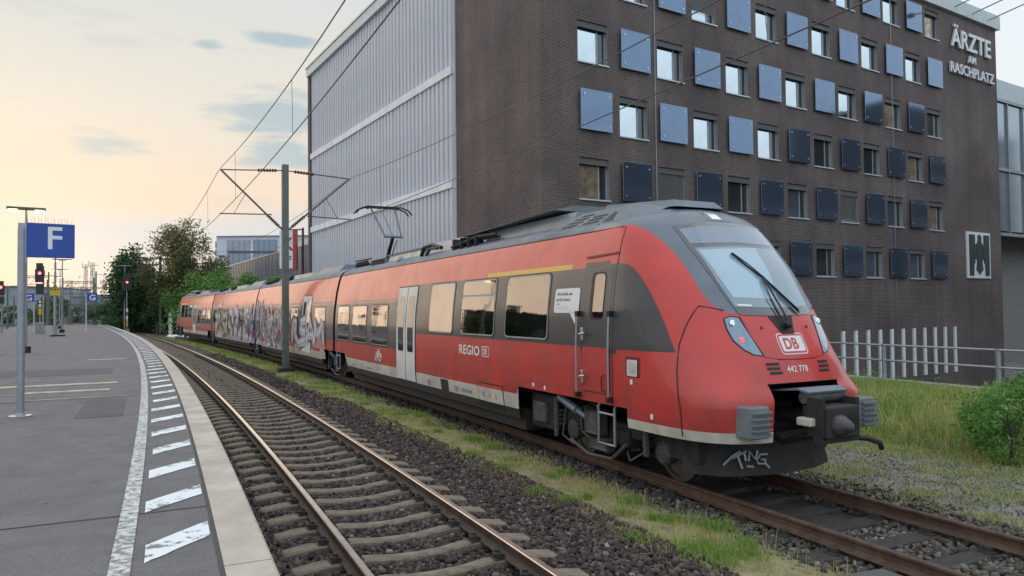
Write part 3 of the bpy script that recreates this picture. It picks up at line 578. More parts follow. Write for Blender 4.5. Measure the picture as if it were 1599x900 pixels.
n = 110000; q = RNG.uniform(-9, 20, n); o = RNG.uniform(1.7, 5.9, n); x, y = LT.at(q, o); g = noise2(x, y, 1.7) + .6 * noise2(x, y, 4) + np.abs(o - 3.4) * .42 + RNG.normal(0, .3, n); k = g > .42
x, y = x[k], y[k]; n = len(x); sets.append((x, y, np.full(n, -.325), RNG.uniform(.04, .13, n), np.full(n, .005), RNG.uniform(.2, .95, n), .95))
blades('weeds', sets, 'tall yellowish green weeds on the bank right of the train')
# yellow-white flower heads are left to the weeds' tone
def leafmass(V0, n_l, size, rng=RNG):
    """n_l random leaf quads centred on given points"""
    P = V0; n = len(P); a = rng.normal(size=(n, 3)); a /= np.linalg.norm(a, axis=1)[:, None]; b = np.cross(a, rng.normal(size=(n, 3))); b /= np.linalg.norm(b, axis=1)[:, None]
    s = size * rng.uniform(.6, 1.3, (n, 1)); V = np.stack([P - a * s, P - b * s * .45, P + a * s, P + b * s * .45], 1).reshape(-1, 3)
    return V, np.arange(n * 4).reshape(-1, 4)
# ------------------------------------------------------------ brick office building with fluted side
def font_mesh(txt, size, extrude=0, bold=0, space=1.0):
    cu = bpy.data.curves.new('lettering', 'FONT'); cu.body = txt; cu.size = size; cu.extrude = extrude; cu.offset = bold; cu.resolution_u = 3; cu.space_character = space
    ob = bpy.data.objects.new('lettering', cu); COL.objects.link(ob); dg = bpy.context.evaluated_depsgraph_get(); dg.update()
    me = ob.evaluated_get(dg).to_mesh(); v = [p.co[:] for p in me.vertices]; f = [tuple(p.vertices) for p in me.polygons]; ob.evaluated_get(dg).to_mesh_clear()
    bpy.data.objects.remove(ob); bpy.data.curves.remove(cu); return v, f
BO = (1.34, 32.0); BRZ = math.atan2(.54, .8416)
bld = empty('office_building', (BO[0], BO[1], 0), BRZ, 'dark brown brick office building with chequered windows and a pleated metal side', 'building')
LROT = -.0226                         # the pleated side is not quite square to the front
def left(o): o.rotation_euler[2] = LROT; return o
ROWZ = [3.98, 7.24, 10.34, 13.5, 16.87, 20.2]; BAY = 2.443; T0 = 2.95; NB = 13
WW, WH = 1.76, 1.9
holes = []
for ri, z in enumerate(ROWZ):
    for k in range(NB):
        if (k + ri) % 2 == 1 or False: holes.append((T0 + BAY * k - WW / 2, T0 + BAY * k + WW / 2, z, z + WH, ri, k))
slits = [(21.3 + i * 1.27, 21.3 + i * 1.27 + .42, -2.3, .78) for i in range(11)]
allh = [h[:4] for h in holes] + slits
xs = sorted({0, 41.1} | {h[0] for h in allh} | {h[1] for h in allh}); zs = sorted({-3.6, 22.5} | {h[2] for h in allh} | {h[3] for h in allh})
mb = MB(); idx = {}
def vid(x, z):
    if (x, z) not in idx: idx[(x, z)] = len(mb.v); mb.v.append((x, 0, z))
    return idx[(x, z)]
for i in range(len(xs) - 1):
    for j in range(len(zs) - 1):
        cx, cz = (xs[i] + xs[i + 1]) / 2, (zs[j] + zs[j + 1]) / 2
        if any(h[0] < cx < h[1] and h[2] < cz < h[3] for h in allh): continue
        mb.f.append((vid(xs[i], zs[j]), vid(xs[i + 1], zs[j]), vid(xs[i + 1], zs[j + 1]), vid(xs[i], zs[j + 1]))); mb.m.append(0)
for h in holes + slits:                     # brick reveals of the openings
    x0, x1, z0, z1 = h[:4]; d = .24
    mb.add([(x0, 0, z0), (x0, d, z0), (x0, d, z1), (x0, 0, z1)], [(0, 1, 2, 3)]); mb.add([(x1, 0, z0), (x1, d, z0), (x1, d, z1), (x1, 0, z1)], [(3, 2, 1, 0)])
    mb.add([(x0, 0, z1), (x1, 0, z1), (x1, d, z1), (x0, d, z1)], [(0, 1, 2, 3)]); mb.add([(x0, 0, z0), (x1, 0, z0), (x1, d, z0), (x0, d, z0)], [(3, 2, 1, 0)])
w = mb.build('brick_wall', M['brick'], bld); uv_metric(w, lambda c: (c.x + c.y, c.z))
mb = MB(); mb.add([(0, 0, -3.6), (0, 8.1, -3.6), (0, 8.1, 22.5), (0, 0, 22.5)], [(0, 1, 2, 3)]); w = mb.build('brick_wall', M['brick'], bld); w.rotation_euler[2] = LROT; uv_metric(w, lambda c: (c.y + .11, c.z))
mb = MB(); mb.box(41.1, 41.101, 0, 20, -3.6, 22.5); mb.box(1.0, 41, 33.4, 33.5, -3.6, 22.2); w = mb.build('brick_wall', M['brick'], bld); uv_metric(w, lambda c: (c.y, c.z))
mb = MB(); mb.box(-.30, .3, 33.96, 34.5, -3.6, 21.7); w = left(mb.build('brick_pier', M['brick'], bld)); uv_metric(w, lambda c: (c.x + c.y, c.z))
MB().box(1.0, 41.05, .05, 33.5, 22.3, 22.44).build('roof', M['roof'], bld)
MB().box(-.1, 41.4, -.22, .6, 22.503, 23.5).build('roof_fascia', M['fascia'], bld)
left(MB().box(-.40, .5, 8.0, 34.6, 21.75, 22.45).build('roof_fascia', M['fascia'], bld))
left(MB().box(-.46, 2.5, 7.95, 34.66, 22.453, 22.56).build('roof_edge', M['galv'], bld))
for zb in (15.0, 8.95, 2.9): left(MB().box(-.27, .1, 8.12, 33.96, zb - .22, zb + .22).build('facade_beam', M['fluteb'], bld))
left(MB().box(-.02, .1, 8.1, 33.97, -3.6, 21.75).build('facade_backing', M['lintel'], bld))
left(MB().box(-.06, .02, 8.06, 8.14, -3.6, 21.7).build('corner_strip', M['sill'], bld))
PIT = .5495; NP = 47
for z0, z1 in ((15.22, 21.75), (9.17, 14.78), (3.12, 8.73), (-.36, 2.68)):
    first = None
    for i in range(NP):
        if first is None:
            mb = MB(); pr_ = [(0, -.03), (.05, -.20), (.43, -.165), (.50, -.03)]
            mb.prism(pr_, lambda a, b, d: (b, a, d), 0, z1 - z0); first = mb.build('facade_panel', M['flute'], bld); o = first
        else: o = first.copy(); COL.objects.link(o); o.parent = bld
        yy = 8.14 + i * PIT; o.location = (random.uniform(-.008, .008) + .0226 * yy, yy, z0); o.rotation_euler = (0, 0, LROT + R(random.uniform(-1.2, 1.2)))
# windows and glass panels in a chequered pattern
def window(x0, z0, ri, k):
    W, Hh = WW, WH; d = .20
    mb = MB(); f = .07
    mb.box(0, f, d, d + .06, 0, Hh); mb.box(W - f, W, d, d + .06, 0, Hh); mb.box(f, W - f, d, d + .06, 0, f); mb.box(f, W - f, d, d + .06, Hh - f, Hh); mb.box(W * .70, W * .70 + .07, d - .01, d + .06, f, Hh - f)
    mb.box(W - .012, W - .004, .012, d, .02, Hh - .02)
    o = mb.build('window', M['winframe'], bld); o.location = (x0, 0, z0)
    warm = k >= 10; low = ri <= 1
    pm = M['panewarm'] if warm and (ri + k) % 4 != 3 else (M[random.choice(('panedark', 'panedark', 'screenc', 'officeglass', 'panewarm'))] if ri <= 1 or (ri == 2 and k > 5) else M['pane'])
    MB().box(f, W * .70, d + .02, d + .03, f, Hh - f).build('pane', pm, o)
    MB().box(W * .70 + .07, W - f, d + .02, d + .03, f, Hh - f).build('pane', M['panedark'], o)
    MB().box(-.04, W + .04, -.07, d, -.05, .012).build('sill', M['sill'], o)
    mb = MB(); mb.box(.01, W - .012, .06, d - .004, Hh - .26, Hh - .006); mb.box(.01, W - .012, .03, .058, Hh - .30, Hh - .20); mb.build('blind_box', M['lintel'], o)
    if (ri, k) in ((1, 2), (1, 8)) or (ri, k) == (4, 3):
        mb = MB(); zz = .08 if ri == 1 else .55
        while zz < Hh - .3:
            mb.add([(.05, d - .05, zz), (W - .05, d - .05, zz), (W - .05, d - .10, zz + .055), (.05, d - .10, zz + .055)], [(0, 1, 2, 3)]); zz += .075
        mb.build('shutter', M['slat'], o)
for x0, x1, z0, z1, ri, k in holes: window(x0, z0, ri, k)
pproto = None
for ri, z in enumerate(ROWZ):
    for k in range(NB):
        if (k + ri) % 2 == 0:
            if pproto is None:
                mb = MB(); mb.bbox(-.93, .93, -.17, -.13, 0, 1.86, .012); pproto = mb.build('glass_panel', M['bluepanel'], bld); p = pproto
                mb = MB()
                for sx in (-.72, .72):
                    for sz in (.25, 1.61): mb.lathe((sx, -.20, sz), (0, 1, 0), [(0, .035), (.03, .035), (.03, .014), (.2, .014)], 10)
                pbs = mb.each('bolt', M['bolt'], pproto)
            else:
                p = pproto.copy(); COL.objects.link(p); p.parent = bld
                for pb in pbs: c = pb.copy(); COL.objects.link(c); c.parent = p
            p.location = (T0 + BAY * k + .05, 0, z + .04); p.rotation_euler = (R(random.uniform(-.35, .35)), 0, R(random.uniform(-.35, .35)))
for x0, x1, z0, z1 in slits:
    o = MB().box(x0 + .17, x1 + .0, -.03, .22, z0, z1 + .0).build('white_fin', M['white'], bld); MB().box(x0, x0 + .168, .18, .2, z0, z1).build('slit_pane', M['panedark'], bld)
for x in (6.75, 27.2): MB().tube([(x, -.05, -3), (x, -.05, 22.4)], .022, 6).build('cable', M['galv'], bld)
def letters(txt, cx, z, h, name='letter'):
    v, f = font_mesh(txt, 1, .06, .018, 1.02); V = np.array(v); capv = font_mesh('H', 1)[0]; ch = max(p[1] for p in capv); s = h / ch
    wd = V[:, 0].max() - V[:, 0].min(); x = cx - wd * s / 2
    adv = 0
    for i, c in enumerate(txt):
        v1, f1 = font_mesh(c, 1, .06, .018); wpre = 0
        if i:
            a = np.array(font_mesh(txt[:i] + 'H', 1, 0, 0, 1.02)[0])[:, 0].max(); b = np.array(font_mesh('H', 1)[0])[:, 0].max(); wpre = a - b
        mb = MB(); mb.add([(p[0], -p[2] - .14, p[1]) for p in v1], f1); o = mb.build(name, M['letter'], bld); o.location = (x + wpre * s, 0, z); o.scale = (s, 1, s)
letters('ÄRZTE', 37.25, 20.15, 1.22); letters('AM', 37.25, 19.3, .5); letters('RASCHPLATZ', 37.25, 18.3, .68)
em = MB().box(36.0, 39.25, -.10, -.003, 4.1, 7.35).build('emblem_board', M['signwhite'], bld)
def sil(poly): return MB().prism([(36.0 + a * 3.25, 4.1 + b * 3.25) for a, b in poly], lambda a, b, d: (a, d, b), -.103, -.16)
for pl_ in ([(.08, .06), (.24, .06), (.25, .30), (.30, .34), (.30, .94), (.08, .94)], [(.92, .06), (.76, .06), (.75, .30), (.70, .34), (.70, .94), (.92, .94)],
            [(.36, .18), (.43, .15), (.5, .08), (.57, .15), (.64, .18), (.60, .36), (.68, .60), (.66, .72), (.57, .78), (.58, .90), (.52, .95), (.44, .92), (.46, .88), (.43, .78), (.34, .72), (.32, .60), (.40, .36)],
            [(.30, .40), (.38, .44), (.36, .66), (.30, .74)], [(.70, .40), (.62, .44), (.64, .66), (.70, .74)]):
    sil(pl_).build('emblem_figure', M['emblem'], em)
for i, x in enumerate((35.0, 37.4, 39.7)):
    fl = empty('floodlight', (0, 0, 0), label='%s floodlight arm reaching out over the lettering from the roof edge' % ('leftmost', 'middle', 'rightmost')[i], cat='floodlight', group='floodlights above the lettering')
    fl.matrix_world = Matrix.Translation((BO[0], BO[1], 0)) @ Matrix.Rotation(BRZ, 4, 'Z') @ Matrix.Translation((x, -.22, 22.9))
    MB().tube([(0, .05, 0), (.2, -2.9, .55)], .045, 6).build('arm', M['galv'], fl); MB().bbox(.02, .42, -3.3, -2.85, .42, .66, .03).build('lamp_head', M['roof'], fl)

# glass office beyond the brick building
gb = empty('glass_building', (BO[0], BO[1], 0), BRZ, 'glass fronted building raised on a pale base right of the brick wall', 'building')
MB().box(41.3, 62, 1.6, 14, 18.4, 19.9).build('roof_fascia', M['fascia'], gb)
MB().box(41.3, 62, 2.2, 14, 7.6, 18.4).build('inner_wall', M['panedark'], gb)
for i in range(7):
    for z0, z1 in ((8.0, 12.7), (13.0, 18.2)): MB().box(41.5 + i * 2.6, 43.95 + i * 2.6, 1.8, 1.83, z0, z1).build('pane', M['screenc'], gb)
for i in range(8): MB().box(41.33 + i * 2.6, 41.47 + i * 2.6, 1.66, 1.9, 7.75, 18.4).build('mullion', M['galv'], gb)
for z in (7.6, 12.72, 18.22): MB().box(41.3, 62, 1.62, 1.95, z, z + .25).build('transom', M['galv'], gb)
MB().box(41.3, 62, 4.0, 12, -3.6, 7.6).build('base_wall', M['concrete'], gb)
MB().box(41.6, 42.4, 2.3, 3.1, -3.6, 7.6).build('pillar', M['white'], gb)
MB().box(43.6, 44.9, 3.9, 3.99, -3.6, -.9).build('door', M['panedark'], gb)
sg = MB().bbox(42.75, 43.25, 2.0, 2.15, -1.6, .9, .02).build('notice_post', M['decald'])
sg.matrix_world = Matrix.Translation((BO[0], BO[1], 0)) @ Matrix.Rotation(BRZ, 4, 'Z'); tag(sg, 'narrow black notice board by the pale pillar at the right border', 'notice board')
for i in range(5):
    MB().box(44.5, 50, 1.2 + i * .4, 1.6 + i * .4, -3.6, -3.4 + i * .2).build('step', M['concrete'], gb)

# hall cladding behind the pleated building
hl = empty('metal_hall', (BO[0], BO[1], 0), BRZ - .0226, 'low blue grey hall with ribbed cladding beyond the pleated facade', 'building')
MB().box(.5, 20, 34.6, 78, -.36, 8.0).build('wall', M['hall'], hl)
cp = None
for i in range(28):
    if cp is None: mb = MB(); mb.prism([(0, 0), (.08, -.1), (1.30, -.1), (1.38, 0)], lambda a, b, d: (b, a, d), 0, 8.2); cp = mb.build('cladding_panel', M['hall'], hl); o = cp
    else: o = cp.copy(); COL.objects.link(o); o.parent = hl
    o.location = (.5, 34.7 + i * 1.5, -.2)
for i in range(0, 28, 3): MB().box(.36, .44, 34.60 + i * 1.5, 34.68 + i * 1.5, -.2, 8.1).build('downpipe', M['galv'], hl)
MB().box(.35, 20, 34.6, 78.2, 8.003, 8.12).build('coping', M['galv'], hl)
# white office block
of = empty('white_office', (0, 0, 0), label='white cubic office block with grey glass bands behind the trees', cat='building')
def obox(u0, v0, u1, v1, Y0, Y1, name, m_, par=None):
    a = dpt(u0, v1, Y0); b = dpt(u1, v0, Y0); return MB().box(a.x, b.x, Y0, Y1, a.z, b.z).build(name, m_, par or of)
obox(338, 368, 490, 500, 150, 175, 'wall', M['office']); obox(337.5, 367, 490.5, 369.4, 149.6, 175.4, 'roof_edge', M['galv'])
obox(355, 374.5, 431, 419, 149.8, 149.98, 'glazing_recess', M['panedark'])
for u0, u1 in ((355.4, 363.5), (364, 373), (373.5, 382), (382.5, 390.5), (395.5, 403), (403.5, 412), (412.5, 420.5), (421, 430.6)):
    for v0, v1 in ((375, 392), (396, 418)): obox(u0, v0, u1, v1, 149.6, 149.75, 'pane', M['officeglass'] if u0 > 394 or v0 > 394 else M['galv'])
obox(391, 375, 395, 418, 149.5, 149.79, 'pier', M['office']); obox(355, 392.3, 431, 395.6, 149.5, 149.79, 'spandrel', M['hall'])
for v0 in (380, 392, 404):
    a = dpt(337, v0 + 7, 152); MB().box(a.x - .5, a.x - .3, 153, 156, a.z, a.z + 1.4).build('side_window', M['panedark'], of)
# sign board with a red frame
sgn = empty('sign_board', dpt(455, 484, 62.5), label='white sign board in a red frame behind the catenary mast', cat='sign')
o_ = sgn.location.copy(); a = dpt(437, 420, 62.5) - o_; b = dpt(458, 360, 62.5) - o_
MB().bbox(a.x, b.x, -.1, .1, a.z, b.z, .02).build('board', M['signwhite'], sgn)
mb = MB(); mb.box(b.x, b.x + .32, -.16, .2, a.z - .12, b.z + .1); mb.box(a.x - .2, b.x, -.12, .12, a.z - .12, a.z - .003); mb.build('frame', M['signred'], sgn)
mb = MB()
for xx in (b.x + .7,): mb.tube([(xx, .4, -2.2), (xx, .4, b.z + .25)], .1, 6)
mb.tube([(b.x - .4, .4, b.z + .1), (b.x + .7, .4, b.z + .1)], .06, 6); mb.build('post', M['rustrail'], sgn)
v, f = font_mesh('K', 1.55, 0, .03); MB().add([(p[0] + b.x - .98, -.106, p[1] + a.z + 1.55) for p in v], f).build('lettering', M['signred'], sgn)
v, f = font_mesh('rkt', .62, 0, .01); MB().add([(p[0] + b.x - .86, -.106, p[1] + a.z + .75) for p in v], f).build('lettering', M['decald'], sgn)

# blocks across the street, outside the picture: they stand in the reflections of the glass panels
for x0, x1, y0, y1, h, lab in ((18, 82, -46, -33, 18, 'long grey city block across the street'), (84, 130, -50, -33, 31, 'tall grey city block at the end of the street')):
    cb = empty('city_block', (BO[0], BO[1], 0), BRZ, lab, 'building')
    MB().box(x0, x1, y0, y1, -3.6, h).build('wall', M['blockm'], cb); mb = MB()
    z = 0
    while z < h - 3: mb.box(x0 + 1, x1 - 1, y1 + .01, y1 + .06, z, z + 1.5); z += 3.3
    mb.each('window_band', M['panedark'], cb); MB().box(x0 - .2, x1 + .2, y0 - .2, y1 + .2, h, h + .5).build('roof', M['roof'], cb)

# ------------------------------------------------------------ railing on the retaining kerb
rq = np.arange(-12, 20.1, 1.0)
kb = ribbon(LT, -14, 21, 14.25, 14.75, -.12); kv = kb.v[:]; kb.add([(x, y, -3.6) for x, y, z in kv], []); nk = len(kv)
kb.f += [(i, i + 2, nk + i + 2, nk + i) for i in range(0, nk - 2)]; kb.m += [0] * (nk - 2)
tag(kb.build('retaining_kerb', M['concrete']), 'pale concrete retaining kerb under the grey railing', 'kerb')
ra = empty('railing', (*[float(c) for c in LT.at(9, 14.5)], -.12), label='grey two bar tube railing along the street edge', cat='railing'); ro = ra.location
for z in (.62, 1.12): MB().tube([(*(np.array(LT.at(q, 14.5)) - np.array(ro[:2])), z) for q in rq], .033, 8).build('bar', M['galv'], ra)
q = -12
while q < 20:
    x, y = np.array(LT.at(q, 14.5)) - np.array(ro[:2]); mb = MB(); mb.box(x - .05, x + .05, y - .05, y + .05, 0, 1.15); mb.box(x - .1, x + .1, y - .1, y + .1, 0, .02); mb.build('post', M['galv'], ra); q += 3.55

# ------------------------------------------------------------ trees and bushes
def tree(name, label, base, h, rx, ry, z0, nleaf, size, matl, nclu=40, loose=.5, trunk=.2, seed=1, group=None, cat='tree', lean=0):
    rg = np.random.default_rng(seed); t = empty(name, base, label=label, cat=cat, group=group); mb = MB(); cz = (h + z0) / 2; rz = (h - z0) / 2; tops = []
    C = []
    while len(C) < nclu:
        p = rg.uniform(-1, 1, 3); d = np.linalg.norm(p)
        if .45 < d < 1: C.append((p[0] * rx, p[1] * ry, cz + p[2] * rz * (1 if p[2] > 0 else .95)))
    C = np.array(C); C[:, 0] *= np.clip(1.15 - .5 * np.abs((C[:, 2] - cz) / rz) ** 2, .4, 1.2)
    mb.tube([(0, 0, -.1), (lean * .3, 0, h * .3), (lean * .7, .1, h * .6), (lean, 0, h * .88)], [trunk, trunk * .75, trunk * .45, trunk * .12], 8)
    for c in C[::2]:
        f = rg.uniform(.2, .7); s = Vector((lean * f, 0, h * f * .9)); mb.tube([s, s.lerp(Vector(c), .5) + Vector((0, 0, .15)), Vector(c)], [trunk * .3, trunk * .16, trunk * .05], 5)
    mb.build('trunk', M['bark'], t, smooth=True)
    ci = rg.integers(0, nclu, nleaf); cr = rg.uniform(.6, 1.25, nclu) * loose
    P = C[ci] + np.clip(rg.normal(size=(nleaf, 3)), -1.5, 1.5) * (np.array([rx, ry, rz]) * .22 * cr[ci][:, None]) ; P[:, 2] = np.maximum(P[:, 2], .05)
    V, F = leafmass(P, nleaf, size, rg); tone = np.clip(rg.uniform(.15, .85, nclu)[ci] + rg.normal(0, .18, nleaf), 0, 1)
    cr_ = npmesh('crown', V, F, matl, t, colr=np.repeat(tone, 4)); return t
def tpos(u, Y, z=-.36): p = dpt(u, 480, Y); return (p.x, Y, z)
G = 'trees beyond the far end of the train'
tree('dark_tree', 'dense dark green tree left of the tall olive tree', tpos(202, 88), 9.9, 2.2, 2.4, 1.0, 15000, .18, M['leafd'], 70, .95, .22, 3, G)
tree('tall_tree', 'tall loose crowned tree with olive brown leaves', tpos(287, 84), 12.2, 4.0, 3.6, 2.0, 22000, .16, M['leafm'], 95, .78, .26, 5, G)
tree('olive_tree', 'olive tree standing low behind the second catenary mast', tpos(250, 90), 6.4, 2.4, 2.4, .6, 6500, .19, M['leafm'], 36, .8, .18, 9, G)
GB = 'shrubs behind the train'
for u, Y, h, rx, lab, sd, mm in ((312, 79, 7.2, 3.2, 'bright green feathery shrub rising above the tail of the train', 11, 'leafb'), (350, 72, 6.4, 2.4, 'bright green shrub in front of the white office', 12, 'leafb'), (285, 86, 6.2, 2.6, 'bright green shrub between the dark trees', 13, 'leafb'), (422, 57, 5.7, 1.0, 'small round shrub over the train roof left of the mast', 14, 'leafb'), (378, 66, 5.9, 1.7, 'green shrub at the foot of the metal hall', 15, 'leafb')):
    tree('shrub', lab, tpos(u, Y), h, rx, rx, .2, 5200, .15, M[mm], 34, .8, .08, sd, GB, 'shrub')
for u, Y, h, rx, lab, sd, mm in ((168, 97, 3.9, 2.2, 'dark green bush at the left end of the hedge line', 21, 'leafd'), (190, 95, 4.3, 2.3, 'dark bush behind the signal with the striped post', 22, 'leafd'), (214, 92, 4.6, 2.6, 'dark bush right of the signal with the striped post', 23, 'leafd'), (236, 90, 4.5, 2.4, 'dark bush just left of the second catenary mast', 24, 'leafd'), (262, 86, 4.4, 2.4, 'dark bush just right of the second catenary mast', 25, 'leafd'), (222, 100, 5.4, 3.0, 'tall dark bush filling the gap under the trees', 26, 'leafm'), (278, 92, 5.0, 2.6, 'dark bush behind the tail of the train', 27, 'leafd')):
    tree('bush', lab, tpos(u, Y), h, rx, rx, .1, 4200, .16, M[mm], 34, .9, .08, sd, 'dark bushes along the track', 'bush')
for (u, v), h, rx, lab, sd in (((1580, 722), 1.3, .72, 'big leafy green bush at the right border', 31), ((1548, 702), .9, .42, 'lower leafy bush left of the big bush', 32), ((1612, 680), 1.2, .7, 'bush rising behind the big bush at the right border', 33)):
    x, y = gpt(u, v, -.3); tree('bush', lab, (x, y, -.3), h, rx, rx, .05, 2600, .045, M['leafb'], 40, .9, .03, sd, 'bushes right of the train', 'bush')
rg = np.random.default_rng(77); P = []; 
for k in range(150):
    q = rg.uniform(2, 17); o = rg.uniform(6.2, 13.8); x, y = LT.at(q, o); m_ = rg.integers(20, 60); hh = rg.uniform(.2, .6)
    P.append(np.stack([x + rg.normal(0, .16, m_), y + rg.normal(0, .16, m_), -.25 + rg.uniform(.05, hh, m_)], -1))
P = np.concatenate(P); V, F = leafmass(P, len(P), .035, rg); o = npmesh('undergrowth', V, F, M['leafb'], colr=np.repeat(rg.uniform(.2, 1, len(P)), 4)); tag(o, 'leafy undergrowth among the weeds by the railing', 'undergrowth', kind='stuff')
# ------------------------------------------------------------ the train
PWt = [(.45, 1.40), (.62, 1.43), (.89, 1.46), (1.9, 1.46), (2.4, 1.43), (3.0, 1.35), (3.4, 1.26), (3.61, 1.19), (3.72, 1.10), (3.84, .85), (3.93, .5), (3.98, .04)]
PX0 = [(.45, 18.95), (.62, 19.0), (.89, 19.03), (1.28, 19.06), (1.46, 18.96), (1.76, 18.87), (2.3, 18.60), (2.9, 18.16), (3.57, 17.58), (3.75, 17.36), (3.87, 17.08), (3.98, 16.6)]
PNn = [(.45, 4), (1.2, 4.2), (1.5, 3.4), (1.8, 2.8), (2.3, 2.65), (3.0, 2.9), (3.98, 2.7)]
PBb = [(.45, 17.2), (1.3, 17.2), (1.8, 16.95), (2.3, 16.85), (3.4, 16.6), (3.61, 16.5), (3.98, 16.2)]
def ip(t, z): return float(np.interp(z, [a for a, b in t], [b for a, b in t]))
def sside(x, z):                     # half width of the end car at (x, z)
    w_ = ip(PWt, z); xb = ip(PBb, z)
    if x <= xb: return w_
    X0, n_ = ip(PX0, z), ip(PNn, z); f = min(1, (x - xb) / (X0 - xb)); return w_ * max(0, 1 - f ** n_) ** (1 / n_)
def sfront(y, z):
    w_ = ip(PWt, z); xb = ip(PBb, z); X0, n_ = ip(PX0, z), ip(PNn, z); q_ = min(1, abs(y) / w_); return xb + (X0 - xb) * max(0, 1 - q_ ** n_) ** (1 / n_)
def on_side(sg, off, plain=False):
    def P(x, z): return Vector((x, sg * (ip(PWt, z) if plain else sside(x, z)), z))
    def fn(x, z):
        p = P(x, z); n_ = (P(x + .01, z) - P(x - .01, z)).cross(P(x, z + .01) - P(x, z - .01)).normalized()
        if n_.y * sg < 0: n_ = -n_
        return p + n_ * off
    return fn
def on_front(off):
    def P(y, z): return Vector((sfront(y, z), y, z))
    def fn(y, z):
        p = P(y, z); n_ = (P(y + .01, z) - P(y - .01, z)).cross(P(y, z + .01) - P(y, z - .01)).normalized()
        if n_.x < 0: n_ = -n_
        return p + n_ * off
    return fn
def patch_mesh(polys, fn, step=.12, faces=None):
    bm = bmesh.new()
    if faces is not None:
        vv = [bm.verts.new((p[0], p[1], 0)) for p in polys]
        for f in faces:
            try: bm.faces.new([vv[i] for i in f])
            except ValueError: pass
    else:
        for poly in polys: bm.faces.new([bm.verts.new((a, b, 0)) for a, b in poly])
    bmesh.ops.triangulate(bm, faces=bm.faces[:])
    if step:
        xs_ = [v.co.x for v in bm.verts]; ys_ = [v.co.y for v in bm.verts]
        for ax, lo, hi in ((0, min(xs_), max(xs_)), (1, min(ys_), max(ys_))):
            c = math.ceil(lo / step) * step
            while c < hi:
                co = Vector((c, 0, 0)) if ax == 0 else Vector((0, c, 0)); no = Vector((1, 0, 0)) if ax == 0 else Vector((0, 1, 0))
                bmesh.ops.bisect_plane(bm, geom=bm.verts[:] + bm.edges[:] + bm.faces[:], plane_co=co, plane_no=no, dist=1e-5); c += step
    bm.verts.index_update(); mb = MB(); mb.add([fn(v.co.x, v.co.y) for v in bm.verts], [[v.index for v in f.verts] for f in bm.faces]); bm.free(); return mb
def rrect(x0, x1, z0, z1, r=.08, k=4):
    out = []
    for cx, cz, a0 in ((x1 - r, z1 - r, 0), (x0 + r, z1 - r, 90), (x0 + r, z0 + r, 180), (x1 - r, z0 + r, 270)):
        for i in range(k + 1): a = R(a0 + 90 * i / k); out.append((cx + r * math.cos(a), cz + r * math.sin(a)))
    return out
train = empty('regional_train', (*[float(c) for c in LT.at(12)], ZT), label='red four car electric regional train with grey window band, graffiti on the middle cars', cat='train')
TO = Vector(train.location)
def frame(sj, sb):
    j = Vector((*LT.at(sj), ZT)); b = Vector((*LT.at(sb), ZT)); d = (b - j).normalized(); rz = math.atan2(d.y, d.x)
    return Matrix.Translation(j - TO) @ Matrix.Rotation(rz, 4, 'Z')
def body_grid(x_lines, z_lines, paint, zb, mats, name, Mx, top=True):
    mb = MB()
    for sg in (-1, 1):
        for i in range(len(x_lines) - 1):
            xa, xb_ = x_lines[i], x_lines[i + 1]
            for j in range(len(z_lines) - 1):
                q = []
                for x_, zz in ((xa, z_lines[j]), (xb_, z_lines[j]), (xb_, z_lines[j + 1]), (xa, z_lines[j + 1])): zz = max(zz, zb(x_)); q.append((x_, sg * ip(PWt, zz), zz))
                if max(abs(q[0][2] - q[3][2]), abs(q[1][2] - q[2][2])) < 1e-4: continue
                mb.add(q, [(0, 1, 2, 3)], paint((xa + xb_) / 2, (z_lines[j] + z_lines[j + 1]) / 2))
    zt = z_lines[-1]; 
    prof = [(y, z) for z, y in PWt if z >= zt]; rf = [(-y, z) for y, z in prof] + [(y, z) for y, z in prof[::-1]]
    for i in range(len(x_lines) - 1):
        for k in range(len(rf) - 1):
            mb.add([(x_lines[i], *rf[k]), (x_lines[i + 1], *rf[k]), (x_lines[i + 1], *rf[k + 1]), (x_lines[i], *rf[k + 1])], [(0, 1, 2, 3)], 4)
    for x_ in (x_lines[0], x_lines[-1]):   # end walls
        zz = [zb(x_)] + [z for z in z_lines if z > zb(x_)]
        ring = [(x_, -ip(PWt, z), z) for z in zz] + [(x_, *p) for p in rf[1:-1]] + [(x_, ip(PWt, z), z) for z in zz[::-1]]
        mb.add(ring, [tuple(range(len(ring)))], 5)
    bm = None
    o = mb.build(name, mats, train, M=Mx); bm = bmesh.new(); bm.from_mesh(o.data); bmesh.ops.remove_doubles(bm, verts=bm.verts[:], dist=.0004); bmesh.ops.recalc_face_normals(bm, faces=bm.faces[:]); bm.to_mesh(o.data); bm.free()
    o.data.polygons.foreach_set('use_smooth', [True] * len(o.data.polygons)); o.data.set_sharp_from_angle(angle=R(32)); return o
BM = [M['red'], M['grey'], M['skirt'], M['under'], M['roof'], M['black'], M['yellow']]
ZL = [.45, .62, .89, 1.15, 1.37, 1.60, 1.83, 2.1, 2.35, 2.62, 2.8, 3.03, 3.11, 3.25, 3.4, 3.52, 3.61]
def paint_end(x, z):
    if z < .62: return 3
    if z < .89: return 2
    if x < 7.7: return 0 if z < 1.37 else (1 if z < 2.62 else 0)
    if z < 1.83: return 0
    if z < 3.03: return 1
    if z < 3.11 and 12.4 < x < 15.6: return 6
    return 0
def paint_mid(x, z): return 3 if z < .62 else 2 if z < .89 else 0 if z < 1.37 else 1 if z < 2.62 else 0
def zb_end(x):
    if x < 1.5: return 1.0
    if x < 1.75: return 1.0 - (x - 1.5) / .25 * .55
    if x < 13.87: return .45
    if x < 13.9: return 1.05
    return 1.03
